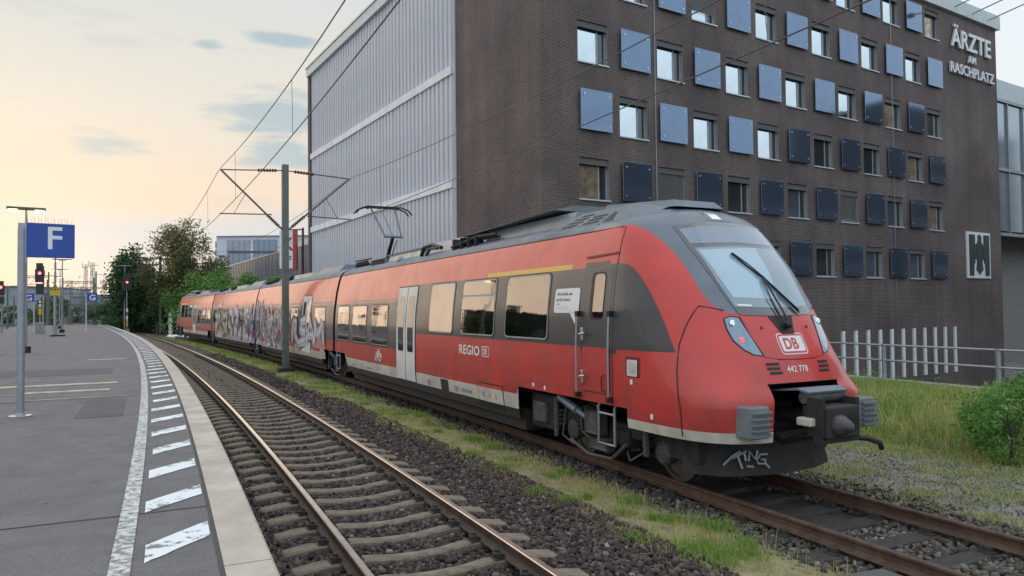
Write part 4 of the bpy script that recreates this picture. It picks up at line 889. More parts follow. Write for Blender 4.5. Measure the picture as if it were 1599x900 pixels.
def zb_mid(x):
    x = min(x, 16.1 - x); return 1.0 if x < 1.5 else 1.0 - (x - 1.5) / .25 * .55 if x < 1.75 else .45
def add_window(car, x0, x1, z0, z1, sg, plain=False, split=None):
    patch_mesh([rrect(x0 - .05, x1 + .05, z0 - .05, z1 + .05, .11)], on_side(sg, .004, plain), .25).build('window_frame', M['black'], car, True)
    patch_mesh([rrect(x0 - .028, x1 + .028, z0 - .028, z1 + .028, .10)], on_side(sg, .007, plain), .25).build('window_trim', M['winframe'], car, True)
    if split:
        patch_mesh([rrect(x0, x1, z0, split - .02, .08)], on_side(sg, .011, plain), .25).build('window_pane', M['tglass'], car, True)
        patch_mesh([rrect(x0, x1, split + .02, z1, .08)], on_side(sg, .012, plain), .25).build('window_pane', M['tglass'], car, True)
    else: patch_mesh([rrect(x0, x1, z0, z1, .08)], on_side(sg, .011, plain), .25).build('window_pane', M['tglass'], car, True)
def add_door(car, x0, x1, z0, z1, sg, plain=True):
    xm = (x0 + x1) / 2
    patch_mesh([[(x0 - .03, z0 - .02), (x1 + .03, z0 - .02), (x1 + .03, z1 + .03), (x0 - .03, z1 + .03)]], on_side(sg, .003, plain), .3).build('door_surround', M['black'], car, True)
    for a, b in ((x0, xm - .018), (xm + .018, x1)):
        patch_mesh([[(a, z0), (b, z0), (b, z1), (a, z1)]], on_side(sg, .012, plain), .3).build('door_leaf', M['doorw'], car, True)
        patch_mesh([rrect(a + .14, b - .14, z0 + .72, z1 - .22, .07)], on_side(sg, .016, plain), .3).build('door_pane', M['panedark'], car, True)
def roofbox(car, x0, x1, hw, z0, z1, slope=.12, m_='roof', name='roof_unit'):
    p = [(x0, z0), (x1, z0), (x1 - slope, z1), (x0 + slope, z1)]
    mb = MB(); v = []
    for s_ in (-1, 1): v += [(a, s_ * (hw if b == z0 else hw - slope * 1.4), b) for a, b in p]
    mb.add(v, [(0, 1, 2, 3), (7, 6, 5, 4), (0, 4, 5, 1), (1, 5, 6, 2), (2, 6, 7, 3), (3, 7, 4, 0)]); return mb.build(name, M[m_], car)
# ---- end car
def end_car(Mx):
    car = body_grid([.16, .8, 1.5, 1.75, 4, 6.95, 7.7, 8.45, 10.5, 12.4, 13.86, 13.9, 14.8, 15.6, 16.0], ZL, paint_end, zb_end, BM, 'car_body', Mx)
    # cab
    zr = [.755, .82, .885, 1.02, 1.15, 1.26, 1.33, 1.40, 1.46, 1.6, 1.76, 1.9, 2.1, 2.25, 2.32, 2.37, 2.43, 2.52, 2.62, 2.78, 2.93, 3.11, 3.26, 3.4, 3.51, 3.58, 3.62, 3.68, 3.74, 3.8, 3.86, 3.91, 3.95, 3.98]
    YB = [(.45, .60), (1.46, .60), (2.25, .66), (2.32, .67), (2.37, .81), (2.43, .89), (2.62, .94), (2.93, .97), (3.11, .99), (3.26, 1.02), (3.4, 1.06), (3.51, 1.09), (3.58, 1.13), (3.62, 1.15)]
    K1, K2 = 10, 16; cols = []; mb = MB(); grid = []
    for z in zr:
        w_ = ip(PWt, z); yb = min(ip(YB, z), .965 * w_); row = []
        row.append((16.0, w_, z))
        for i in range(K2):
            f = 1 - i / K2; qv = yb / w_ + (1 - yb / w_) * math.sin(f * math.pi / 2) ** .75; row.append((sfront(w_ * qv, z), w_ * qv, z))
        for i in range(K1 + 1): y = yb * (1 - i / K1); row.append((sfront(y, z), y, z))
        row += [(p[0], -p[1], p[2]) for p in row[::-1][1:]]; grid.append(row)
    nc = len(grid[0]); mb.v = [p for r_ in grid for p in r_]; half = nc // 2
    for j in range(len(zr) - 1):
        zc = (zr[j] + zr[j + 1]) / 2
        for c in range(nc - 1):
            k = c if c < half else nc - 2 - c       # 0 = straight column, 1..K2-1 outer, then inner
            inner = k > K2
            if k == 0 and zc < 1.02: continue
            if inner and zc < 1.46: continue
            if k == 0: m_ = 0 if zc < 1.83 else 1 if zc < 3.03 else 0 if zc < 3.61 else 2
            elif inner: m_ = 0 if zc < 2.3 else 2
            else: m_ = 3 if zc < .885 else 0 if zc < 3.61 else 2
            mb.f.append((j * nc + c, j * nc + c + 1, (j + 1) * nc + c + 1, (j + 1) * nc + c)); mb.m.append(m_)
    cab = mb.build('cab_shell', [M['red'], M['grey'], M['capgrey'], M['skirt']], car, 38)
    for sg in (-1, 1):
        patch_mesh([[(15.99, 1.83), (18.09, 1.83), (17.985, 2.0), (17.88, 2.18), (17.81, 2.29), (17.74, 2.4), (17.6, 2.59), (17.46, 2.75), (17.33, 2.88), (17.2, 2.98), (17.06, 3.035), (16.9, 3.06), (15.99, 3.035)]], on_side(sg, .004), .06).build('side_panel', M['grey'], car, 38)
        se = [(18.30, .76), (18.29, 1.13), (18.16, 1.6), (18.11, 1.88), (18.15, 2.21), (18.2, 2.43)]
        MB().tube([on_side(sg, .004)(a, b) for a, b in zip(np.interp(np.linspace(.8, 2.43, 14), [q[1] for q in se], [q[0] for q in se]), np.linspace(.8, 2.43, 14))] + [on_front(.004)(sg * .80, 2.37)], .008, 5).build('panel_seam', M['black'], car)
        MB().tube([on_side(sg, .001)(16.85, z) for z in np.linspace(1.03, 3.6, 14)], .007, 5).build('panel_seam', M['black'], car)
        MB().tube([on_side(sg, .001)(x_, 1.16) for x_ in np.linspace(13.95, 16.85, 6)], .005, 4).build('panel_seam', M['redseam'], car)
        MB().tube([on_side(sg, .001)(x_, 3.6) for x_ in np.linspace(.2, 16.8, 20)], .010, 4).build('gutter', M['black'], car)
        for a, b in ((9.45, 10.8), (11.35, 12.88), (13.45, 14.95)): add_window(car, a - .05, b, 1.92, 2.97, sg, True, 2.68 if a == 11.35 else None)
        for a, b in ((.6, 2.0), (2.5, 4.05), (4.65, 6.15)): add_window(car, a, b, 1.45, 2.52, sg, True)
        add_door(car, 6.98, 8.42, .64, 2.98, sg)
        # cab door, window, grab rails, locks
        patch_mesh([rrect(16.04, 16.80, 1.16, 3.05, .07)], on_side(sg, .003), .2).build('cab_door_joint', M['black'], car, True)
        patch_mesh([[(16.055, 1.83), (16.785, 1.83), (16.785, 2.98), (16.74, 3.035), (16.10, 3.035), (16.055, 2.98)]], on_side(sg, .007), .2).build('cab_door', M['grey'], car, True)
        patch_mesh([[(16.055, 1.175), (16.785, 1.175), (16.785, 1.83), (16.055, 1.83)]], on_side(sg, .007), .2).build('cab_door', M['red'], car, True)
        patch_mesh([rrect(16.24, 16.62, 2.24, 2.95, .09)], on_side(sg, .010), .2).build('cab_door_frame', M['black'], car, True)
        patch_mesh([rrect(16.33, 16.60, 2.27, 2.92, .07)], on_side(sg, .014), .2).build('cab_door_pane', M['tglass'], car, True)
        for x_ in (15.97, 16.83):
            f = on_side(sg, .06); MB().tube([f(x_, z) for z in np.linspace(1.1, 2.33, 6)], .016, 8).build('grab_rail', M['galv'], car, True)
            mbk = MB()
            for z in (1.1, 2.33): p = on_side(sg, .03)(x_, z); mbk.box(p.x - .035, p.x + .035, p.y - .05, p.y + .05, z - .04, z + .04)
            mbk.each('rail_bracket', M['black'], car)
        mbk = MB()
        for z in (2.02, 1.38): p = on_side(sg, .025)(16.1, z); mbk.bbox(p.x - .03, p.x + .03, p.y - .03, p.y + .03, z - .1, z + .1, .012); mbk.tube([(p.x - .06, p.y + sg * .03, z), (p.x + .10, p.y + sg * .035, z + .02)], .014, 6)
        mbk.each('door_lock', M['steel'], car)
        f = on_side(sg, .03); MB().tube([f(16.68, 1.45), f(16.62, 1.43), f(16.60, 1.3), f(16.62, 1.2), f(16.68, 1.22)], .010, 6).build('door_handle', M['redseam'], car)
        patch_mesh([rrect(17.18, 17.5, 1.46, 1.74, .03)], on_side(sg, .003), .1).build('hatch_recess', M['redseam'], car)
        patch_mesh([rrect(17.22, 17.45, 1.475, 1.70, .02)], on_side(sg, .012), .1).build('hatch', M['doorw'], car); patch_mesh([rrect(17.26, 17.41, 1.52, 1.66, .01)], on_side(sg, .018), .1).build('hatch_lid', M['skirt'], car)
        patch_mesh([[(16.0, 3.17), (16.85, 3.20), (16.85, 3.225), (16.0, 3.20)]], on_side(sg, .02), .2).build('rain_strip', M['redseam'], car)
        patch_mesh([rrect(10.1, 10.55, .50, .87, .03)], on_side(sg, .004, True), .2).build('fuel_flap', M['decald'], car)
        patch_mesh([rrect(12.15, 13.3, .5, .98, .03)], on_side(sg, .003, True), .3).build('hatch_joint', M['black'], car); patch_mesh([rrect(12.175, 13.275, .62, .89, .02)], on_side(sg, .006, True), .3).build('skirt_hatch', M['skirt'], car); patch_mesh([rrect(12.175, 13.275, .89, .955, .02)], on_side(sg, .006, True), .3).build('skirt_hatch', M['red'], car)
        patch_mesh([[(1.9, 2.66), (6.8, 2.66), (6.8, 2.72), (1.9, 2.72)]], on_side(sg, .006, True), .5).build('side_strip', M['winframe'], car)
    # dark pocket and its edge behind the coupler
    mb = MB(); q = .6
    for y in (-q, q): mb.add([(17.9, y, .79), (18.96, y, .79), (18.96, y, 1.46), (17.9, y, 1.46)], [(0, 1, 2, 3)])
    mb.add([(17.9, -q, 1.458), (18.98, -q, 1.458), (18.98, q, 1.458), (17.9, q, 1.458)], [(0, 1, 2, 3)]); mb.add([(17.9, -q, .4), (17.9, q, .4), (17.9, q, 1.46), (17.9, -q, 1.46)], [(0, 1, 2, 3)]); mb.build('coupler_pocket', M['black'], car)
    # windscreen
    ws = [(.64, 2.315), (.70, 2.56), (.76, 2.89), (.80, 3.24), (.825, 3.55), (.5, 3.60), (.2, 3.62)]
    ws = [(0.35, 2.295), (0.55, 2.30)] + ws; wsp = [(0, 2.29)] + ws + [(0, 3.622)] + [(-a, b) for a, b in ws[::-1]]
    patch_mesh([wsp], on_front(.006), .08).build('windscreen', M['wscreen'], car, True)
    pan = lambda pts, off, m_, nm: patch_mesh([pts], on_front(off), .08).build(nm, M[m_], car, True)
    pan([(.75, 3.28), (.775, 3.50), (.4, 3.555), (0, 3.565), (-.4, 3.555), (-.775, 3.50), (-.75, 3.28), (0, 3.31)], .009, 'blind2', 'windscreen_upper_pane')
    pan([(.645, 2.41), (.70, 2.75), (.735, 3.22), (0, 3.255), (-.735, 3.22), (-.70, 2.75), (-.645, 2.41), (0, 2.385)], .009, 'screenc', 'windscreen_pane')
    pan([(-.60, 2.53), (-.66, 2.85), (-.70, 3.19), (.30, 3.235), (.24, 2.85), (.10, 2.50)], .011, 'blind', 'sun_blind')
    pan([(-.60, 2.42), (-.40, 2.41), (-.40, 2.435), (-.60, 2.445)], .011, 'decal', 'windscreen_label')
    pan([(-.09, 3.68), (.09, 3.68), (.075, 3.82), (0, 3.855), (-.075, 3.82)], .006, 'reflector', 'top_headlight'); pan([(-.2, 3.655), (.2, 3.655), (.13, 3.83), (0, 3.87), (-.13, 3.83)], .003, 'capgrey', 'top_headlight_cover')
    # wiper
    f6 = on_front(.05); f3 = on_front(.028)
    mb = MB(); mb.tube([f6(.03, 2.16), f6(.02, 2.32), f6(.02, 2.55), f6(.03, 2.78)], .013, 6); mb.tube([f6(-.05, 2.16), f6(-.06, 2.5), f6(.0, 2.76)], .008, 6); mb.lathe(f3(0, 2.15), (1, 0, .5), [(0, .05), (.05, .05), (.07, .03)], 10); mb.build('wiper_arm', M['black'], car)
    mb = MB(); mb.tube([f6(-.25, 3.12), f6(-.10, 2.95), f6(.03, 2.78), f6(.2, 2.52), f6(.33, 2.33)], .010, 6); mb.tube([f3(-.25, 3.13), f3(.03, 2.79), f3(.345, 2.31)], .011, 5); mb.build('wiper_blade', M['black'], car)
    pan([(-.24, 2.285), (.19, 2.285), (.10, 2.03), (-.10, 2.03)], .004, 'black', 'wiper_recess')
    # headlights
    for sg in (-1, 1):
        hp = [(.67, 2.27), (.76, 2.285), (.83, 2.255), (.84, 2.13), (.82, 1.99), (.745, 1.88), (.65, 1.815), (.545, 1.80), (.61, 2.05)]
        big = [(.655, 2.285), (.76, 2.30), (.845, 2.265), (.858, 2.13), (.835, 1.98), (.755, 1.865), (.65, 1.797), (.525, 1.785), (.595, 2.05)]
        pan([(sg * a, b) for a, b in big], .003, 'black', 'headlight_rim'); pan([(sg * a, b) for a, b in hp], .006, 'lens', 'headlight')
        for (y, z, r_, m_) in ((.765, 2.20, .048, 'reflector'), (.735, 1.99, .036, 'redlamp'))[:2 if sg < 0 else 1]:
            p = on_front(.004)(sg * y, z); MB().lathe(p, (1, 0, .15), [(0, r_), (.012, r_), (.02, r_ * .6)], 14).build('lamp', M[m_], car)
        hs = [(.64, 2.29), (.60, 2.05), (.515, 1.775)]
        MB().tube([on_front(.001)(sg * a, b) for a, b in hs] + [on_front(.001)(sg * .3, 1.745), on_front(.001)(0, 1.74)], .007, 4).build('panel_seam', M['redseam'], car)
        for y, z0_ in ((.44, 0), (.44, .055), (.42, .11)):
            yy = sg * y; pan([(yy - .10, 1.565 + .11 - z0_), (yy + .10, 1.565 + .11 - z0_), (yy + .10, 1.60 + .11 - z0_), (yy - .10, 1.60 + .11 - z0_)], .004, 'black', 'air_slot')
        # crash box with ribs
        mb = MB(); mb.bbox(18.86, 19.14, sg * .93 - .15, sg * .93 + .15, .84, 1.22, .02); mb.build('crash_box', M['crash'], car)
        mb = MB()
        for k in range(5): mb.box(19.141, 19.19, sg * .95 - .13, sg * .95 + .16, .87 + k * .068, .895 + k * .068)
        mb.each('crash_box_rib', M['crash'], car)
        p = on_front(.004)(sg * .40, 2.14); MB().lathe(p, (1, 0, .5), [(0, .02), (.006, .02)], 10).build('hood_bolt', M['redseam'], car)
    # emblem and running number on the nose
    def ftext(txt, y0, z0_, h, m_, off=.005, bold=.0, nm='lettering'):
        v, f = font_mesh(txt, 1, 0, bold); V = np.array(v); ch = max(p[1] for p in font_mesh('H', 1)[0]); s_ = h / ch
        # the nose faces +x, seen from the front +y is on the viewer's right when y decreases
        patch_mesh([(y0 + p[0] * s_, z0_ + p[1] * s_) for p in v], on_front(off), 0, f).build(nm, M[m_], car)
    pan(rrect(-.235, .235, 1.80, 2.065, .05), .003, 'decal', 'emblem_rim'); pan(rrect(-.222, .222, 1.812, 2.053, .045), .005, 'red', 'emblem_field'); pan(rrect(-.198, .198, 1.836, 2.03, .03), .007, 'decal', 'emblem_plate')
    ftext('DB', -.155, 1.868, .13, 'red', .009, .03, 'emblem_letters')
    ftext('442 778', -.235, 1.585, .075, 'decal', .005, .01, 'running_number')
    # plough
    mb = MB(); pr_ = []; 
    for z, in_ in ((.78, .50), (.5, .42), (.28, .35)):
        pr_.append([(18.45 - in_, -1.22, z), (18.85 - in_, -.95, z), (19.03 - in_, -.5, z), (19.08 - in_, 0, z), (19.03 - in_, .5, z), (18.85 - in_, .95, z), (18.45 - in_, 1.22, z)])
    vs_ = [p for r_ in pr_ for p in r_]; mb.add(vs_, [(j * 7 + i, j * 7 + i + 1, j * 7 + i + 8, j * 7 + i + 7) for j in range(2) for i in range(6)])
    pw = mb.build('snow_plough', M['under'], car); sm = pw.modifiers.new('thick', 'SOLIDIFY'); sm.thickness = .03
    MB().box(17.75, 18.3, -1.16, 1.16, .42, .98).build('front_underframe', M['under'], car); MB().bbox(13.95, 14.75, -1.22, 1.22, .34, .93, .04).build('equipment_box', M['under'], car); MB().bbox(14.15, 14.6, -1.3, 1.3, .45, .8, .03).build('air_tank', M['undl'], car)
    # underframe equipment behind the skirt
    MB().box(1.9, 13.8, -1.25, 1.25, .22, .6).build('underframe_box', M['under'], car)
    mb = MB(); mb.box(.3, 18.2, -1.2, 1.2, .98, 1.1); mb.build('floor_pan', M['under'], car)
    # roof equipment
    def fairing(sg):
        A, B, C, D = Vector((14.15, sg * 1.185, 3.63)), Vector((16.75, sg * 1.165, 3.63)), Vector((16.45, sg * .74, 4.0)), Vector((15.0, sg * .74, 4.02))
        nrm = (B - A).cross(D - A).normalized(); nrm = nrm if nrm.z > 0 else -nrm
        mb = MB(); E0, F0 = Vector((15.0, 0, 4.04)), Vector((16.45, 0, 4.02))
        mb.add([A, B, C, D, E0, F0, Vector((16.95, sg * .5, 3.9)), Vector((16.95, 0, 3.93))], [(0, 1, 2, 3), (3, 2, 5, 4), (1, 6, 2), (2, 6, 7, 5)]); o = mb.build('roof_fairing', M['roof'], car)
        def q(s_, t_, off=.006): return A.lerp(B, s_).lerp(D.lerp(C, s_), t_) + nrm * off
        for r_i in range(6):
            t_ = .10 + r_i * .14; s0_ = .08 + r_i * .012
            for kk in range(2 if r_i < 5 else 1):
                sa = s0_ + kk * .30; mb = MB(); mb.add([q(sa, t_), q(sa + .235, t_), q(sa + .235, t_ + .07), q(sa + .02, t_ + .07)], [(0, 1, 2, 3)]); mb.build('air_slot', M['black'], car)
        mb = MB(); mb.add([q(.70, .18), q(.84, .22), q(.80, .72), q(.75, .78)], [(0, 1, 2, 3)]); mb.build('horn_opening', M['black'], car)
    for sg in (-1, 1): fairing(sg)
    mb = MB(); mb.add([(15.4, -.62, 4.0), (15.4, .62, 4.0), (17.1, .45, 3.9), (17.1, -.45, 3.9), (15.45, -.55, 4.12), (15.45, .55, 4.12), (16.95, .4, 4.02), (16.95, -.4, 4.02)], [(0, 1, 5, 4), (1, 2, 6, 5), (2, 3, 7, 6), (3, 0, 4, 7), (4, 5, 6, 7)]); mb.build('roof_hatch', M['roof'], car)
    mb = MB(); mb.add([(10.2, -.95, 4.05), (14.3, -.9, 4.16), (14.3, .9, 4.16), (10.2, .95, 4.05), (10.2, -.55, 4.18), (14.3, -.5, 4.27), (14.3, .5, 4.27), (10.2, .55, 4.18)], [(0, 1, 5, 4), (1, 2, 6, 5), (2, 3, 7, 6), (3, 0, 4, 7), (4, 5, 6, 7), (0, 1, 2, 3)]); mb.build('roof_cover', M['roof'], car)
    roofbox(car, 11.2, 14.9, .88, 3.72, 4.08, .1, 'capgrey'); mb = MB(); mb.tube([(9.6, -.95, 3.86), (10.1, -.95, 3.9), (11.0, -.95, 3.98), (12.0, -.95, 3.95)], .035, 8); mb.tube([(9.7, -.88, 3.82), (10.6, -.88, 3.95), (12.0, -.88, 3.9)], .03, 8)
    for x_ in (9.75, 10.2, 10.6, 11.0): mb.box(x_, x_ + .05, -1.0, -.8, 3.75, 4.03)
    mb.each('cable_rack', M['under'], car)
    roofbox(car, 7.0, 9.6, .9, 3.72, 4.16, .28, 'capgrey'); roofbox(car, 4.2, 7.05, .85, 3.72, 4.02, .06, 'skirt'); MB().box(3.9, 7.1, -.8, .8, 4.021, 4.06).build('roof_cover', M['roof'], car)
    mb = MB(); mb.box(2.7, 4.15, -.9, .9, 3.72, 3.98)
    for k in range(4): mb.box(2.75, 4.1, -.93, -.9, 3.76 + k * .055, 3.79 + k * .055, 1)
    mb.build('roof_grille', [M['roof'], M['under']], car)
    mb = MB(); mb.tube([(7.6, -.98, 3.8), (7.8, -.98, 4.0), (8.4, -.98, 4.02), (9.0, -.98, 3.9)], .05, 8); mb.tube([(8.0, -1.0, 3.78), (8.3, -1.0, 3.93), (8.8, -1.0, 3.9)], .035, 8); mb.each('roof_hose', M['black'], car)
    MB().lathe((5.8, -.9, 3.8), (0, -1, .2), [(0, .1), (.12, .1), (.16, .06)], 12).build('horn', M['galv'], car)
    return car
M1 = frame(22.1, 5.9)
car1 = end_car(M1)
# ---- things only on the near car's camera side (y < 0)
def stext(car, txt, x0, z0_, h, m_, off=.006, bold=0, nm='lettering', plain=True, sx=1):
    v, f = font_mesh(txt, 1, 0, bold); ch = max(p[1] for p in font_mesh('H', 1)[0]); s_ = h / ch
    patch_mesh([(x0 + p[0] * s_ * sx, z0_ + p[1] * s_) for p in v], on_side(-1, off, plain), 0, f).build(nm, M[m_], car)
stext(car1, 'REGIO', 11.2, 1.49, .18, 'decal', .006, .02, sx=1.38)
patch_mesh([rrect(12.36, 12.70, 1.48, 1.685, .035)], on_side(-1, .004, True), .3).build('emblem_rim', M['decal'], car1); patch_mesh([rrect(12.378, 12.682, 1.497, 1.668, .028)], on_side(-1, .006, True), .3).build('emblem_field', M['red'], car1); stext(car1, 'DB', 12.405, 1.525, .115, 'decal', .008, .02, sx=.92)
st = patch_mesh([rrect(15.17, 15.93, 2.34, 2.73, .05)], on_side(-1, .006, True), .2); st.v += []; st.build('advert_sticker', M['decal'], car1); patch_mesh([[(15.66, 2.35), (15.84, 2.35), (15.84, 2.16)]], on_side(-1, .006, True), .2).build('advert_sticker', M['decal'], car1)
stext(car1, 'Ohne Schnick, aber', 15.225, 2.62, .052, 'decald', .008, .012, 'advert_lettering', sx=.80); stext(car1, "gut für'n Schnack.", 15.225, 2.53, .052, 'decald', .008, .012, 'advert_lettering', sx=.80)
patch_mesh([[(15.23, 2.475), (15.36, 2.475), (15.36, 2.487), (15.23, 2.487)]], on_side(-1, .008, True), .2).build('advert_lettering', M['signred'], car1)
for k in range(2): patch_mesh([[(15.23, 2.435 - k * .03), (15.62, 2.435 - k * .03), (15.62, 2.441 - k * .03), (15.23, 2.441 - k * .03)]], on_side(-1, .008, True), .2).build('advert_lettering', M['winframe'], car1)
mb = MB(); fs_ = on_side(-1, .008, True)
for cx, cz, r_ in ((5.15, 1.08, .11), (5.50, 1.08, .11)): mb.tube([fs_(cx + r_ * math.cos(a), cz + r_ * math.sin(a)) for a in np.linspace(0, 6.283, 17)], .011, 4)
for pl_ in ([(5.15, 1.08), (5.24, 1.25), (5.42, 1.25), (5.50, 1.08)], [(5.24, 1.25), (5.31, 1.08), (5.42, 1.25)], [(5.15, 1.08), (5.31, 1.08)], [(5.22, 1.29), (5.28, 1.29)], [(5.42, 1.25), (5.40, 1.31), (5.46, 1.32)]): mb.tube([fs_(*p) for p in pl_], .010, 4)
mb.build('bicycle_symbol', M['decal'], car1)
for x0, z0_, w_, h_ in ((9.2, .66, .22, .12), (10.9, .68, .2, .1), (11.3, .7, .5, .06), (12.35, .70, .1, .1), (12.62, .70, .12, .12), (12.9, .70, .12, .12), (4.1, .70, .5, .03), (2.5, .68, .3, .05)):
    patch_mesh([[(x0, z0_), (x0 + w_, z0_), (x0 + w_, z0_ + h_), (x0, z0_ + h_)]] if w_ != .12 else [[(x0, z0_), (x0 + w_, z0_), (x0 + w_ / 2, z0_ + h_)]], on_side(-1, .009, True), .3).build('notice', M['yellow'] if w_ == .12 else M['winframe'], car1)
for x0, z0_ in ((14.45, 1.08), (14.85, 1.06), (17.28, 1.36), (17.72, .94)): patch_mesh([rrect(x0, x0 + .06, z0_, z0_ + .07, .01)], on_side(-1, .005), .1).build('notice', M['decal'], car1)
# chalk-white tag on the plough
MW = Matrix.Translation(TO) @ M1; MWi = MW.inverted(); cl = MWi @ Vector((0, 0, CAM_H))
def on_plough(u, v):                 # where the tag's strokes lie on the plough sheet
    d = (MWi.to_3x3() @ ray(u, v)); t = 6.0
    while t < 16:
        p = cl + d * t
        if p.x < float(np.interp(p.y, [-1.22, -.95, -.5, 0, .5], [18.45, 18.85, 19.03, 19.08, 19.03])) - .50 + (.78 - p.z) * .302 + .03: return p
        t += .01
    return p
mb = MB()
for pl_ in ([(335, 850), (385, 800), (435, 768)], [(385, 812), (470, 768)], [(418, 775), (428, 820), (447, 870)], [(458, 778), (468, 825)], [(483, 826), (488, 770), (522, 815), (536, 765)], [(592, 785), (550, 787), (533, 815), (540, 842), (582, 842), (578, 815), (555, 818)], [(582, 842), (607, 866)], [(472, 858), (512, 860)]):
    pp = [on_plough(1040 + a_ * .2667, 500 + b_ * .2667) for a_, b_ in pl_]; mb.tube([p_ - d_ for p_, d_ in zip(pp, [(p_ - cl).normalized() * .03 for p_ in pp])], .016, 5)
tag(mb.build('graffiti_tag', M['winframe'], car1), kind='stuff')
# ---- coupler
cp_ = MB(); cp_.tube([(17.9, 0, 1.0), (19.2, 0, 1.02)], .10, 10); cp = cp_.build('coupler', M['under'], train, M=M1)
MB().bbox(19.18, 19.56, -.30, .26, .84, 1.22, .03).build('coupler_head', M['under'], cp)
mb = MB(); mb.lathe((19.55, -.10, 1.0), (1, 0, 0), [(0, .13), (.06, .12), (.18, .05), (.2, .02)], 16); mb.build('coupler_cone', M['undl'], cp); MB().lathe((19.552, .14, 1.02), (1, 0, 0), [(0, .11), (.012, .11)], 16).build('coupler_cup', M['black'], cp)
MB().tube([(19.25, -.34, 1.31), (19.25, .32, 1.31)], .075, 14).build('electric_coupler', M['undl'], cp, True)
mb = MB(); mb.add([(18.7, -.42, 1.36), (19.2, -.38, 1.42), (19.34, -.34, 1.38), (18.7, .4, 1.36), (19.2, .36, 1.42), (19.34, .32, 1.38)], [(0, 1, 4, 3), (1, 2, 5, 4)]); o = mb.build('coupler_cover', M['dampr'], cp); sm = o.modifiers.new('t', 'SOLIDIFY'); sm.thickness = .025
mb = MB(); mb.box(19.4, 19.5, -.36, .30, .78, .86); mb.box(19.3, 19.52, -.34, -.28, .86, 1.32); mb.box(19.2, 19.5, .27, .33, .8, 1.3); mb.tube([(19.42, -.34, 1.22), (19.42, -.34, 1.12), (19.44, -.2, 1.12)], .02, 6); mb.each('coupler_frame', M['under'], cp)
MB().bbox(19.2, 19.42, -.42, -.30, .98, 1.08, .02).build('valve', M['skirt'], cp)
MB().tube([(18.4, -.3, .95), (18.9, -.34, .72), (19.3, -.28, .86), (19.45, -.1, .80)], .04, 8).build('brake_hose', M['black'], cp); MB().tube([(19.3, .2, .82), (19.4, .6, .76), (19.3, .95, .66), (19.2, 1.12, .56)], .035, 8).build('brake_hose', M['black'], cp)
# ---- bogies
def bogie(Mx, name='bogie', detail=True):
    mb = MB()
    for s_ in (-1, 1): mb.bbox(-1.55, 1.55, s_ * 1.0 - .09, s_ * 1.0 + .09, .50, .70, .03); mb.bbox(-.45, .45, s_ * 1.02 - .12, s_ * 1.02 + .12, .36, .60, .04)
    mb.box(-.3, .3, -1, 1, .45, .7); bo = mb.build(name, M['under'], train, M=Mx)
    for ax in (-1.17, 1.17):
        mb = MB(); mb.tube([(ax, -.72, .40), (ax, .72, .40)], .07, 10); mb.build('axle', M['undl'], bo)
        for s_ in (-1, 1):
            MB().lathe((ax, s_ * .68, .40), (0, s_, 0), [(0, .42), (.03, .42), (.035, .40), (.135, .395), (.14, .34), (.10, .32), (.11, .12), (.17, .1)], 30).build('wheel', M['wheel'], bo, True)
            MB().lathe((ax, s_ * .95, .42), (0, s_, 0), [(0, .17), (.14, .17), (.17, .13), (.18, .0)], 8).build('axle_box', M['undl'], bo)
            for dx in (-.30, .30):
                pts = [(ax + dx + .105 * math.cos(t), s_ * 1.06 + .105 * math.sin(t), .42 + t / (2 * math.pi) * .072) for t in np.linspace(0, 8 * math.pi, 57)]
                MB().tube(pts, .026, 6).build('coil_spring', M['under'], bo, True)
    for s_ in (-1, 1):
        MB().tube([(-1.25, s_ * 1.28, .95), (-.7, s_ * 1.3, .80)], .07, 10).build('damper', M['dampr'], bo, True); MB().tube([(-.7, s_ * 1.3, .80), (-.25, s_ * 1.3, .68)], .045, 10).build('damper', M['dampr'], bo, True)
        MB().bbox(-.35, -.02, s_ * 1.22, s_ * 1.36, .52, .86, .03).build('bracket', M['undl'], bo)
        mb = MB(); mb.tube([(.05, s_ * 1.33, 1.05), (.0, s_ * 1.36, .95), (.0, s_ * 1.36, .42), (.42, s_ * 1.36, .42), (.42, s_ * 1.36, .95), (.47, s_ * 1.33, 1.05)], .022, 6); mb.tube([(.0, s_ * 1.36, .86), (.42, s_ * 1.36, .86)], .018, 6); mb.build('step_ladder', M['galv'], bo)
        mb = MB(); mb.tube([(-.9, s_ * 1.3, .32), (-.35, s_ * 1.32, .18), (.25, s_ * 1.3, .2), (.55, s_ * 1.25, .45)], .028, 6); mb.tube([(-1.1, s_ * 1.25, .9), (-1.15, s_ * 1.3, .35), (-.8, s_ * 1.3, .25)], .016, 5); mb.tube([(-.6, s_ * 1.3, .85), (-.5, s_ * 1.34, .5), (-.2, s_ * 1.32, .4)], .014, 5); mb.tube([(.5, s_ * 1.2, .35), (.7, s_ * 1.3, .25), (.95, s_ * 1.25, .4)], .014, 5); mb.each('pipe', M['undl'], bo)
        MB().bbox(-.25, .0 + .2, s_ * 1.24, s_ * 1.34, .30, .46, .03).build('anchor_link', M['undl'], bo)
        MB().tube([(.95, s_ * 1.2, .35), (.95, s_ * 1.2, .85)], .05, 8).build('damper', M['undl'], bo)
        MB().tube([(-1.35, s_ * 1.3, .3), (-1.35, s_ * 1.3, .95)], .04, 8).build('damper', M['undl'], bo)
    return bo
b1 = bogie(M1 @ Matrix.Translation((16.33, 0, 0)))
def track_frame(s_):
    p = Vector((*LT.at(s_), ZT)); h = LT.head(s_); d = Vector((-math.sin(h), -math.cos(h), 0)); return Matrix.Translation(p - TO) @ Matrix.Rotation(math.atan2(d.y, d.x), 4, 'Z')
for s_ in (22.1, 38.2, 54.3, 70.6):
    c = copy_tree(b1, train); c.matrix_local = track_frame(s_)
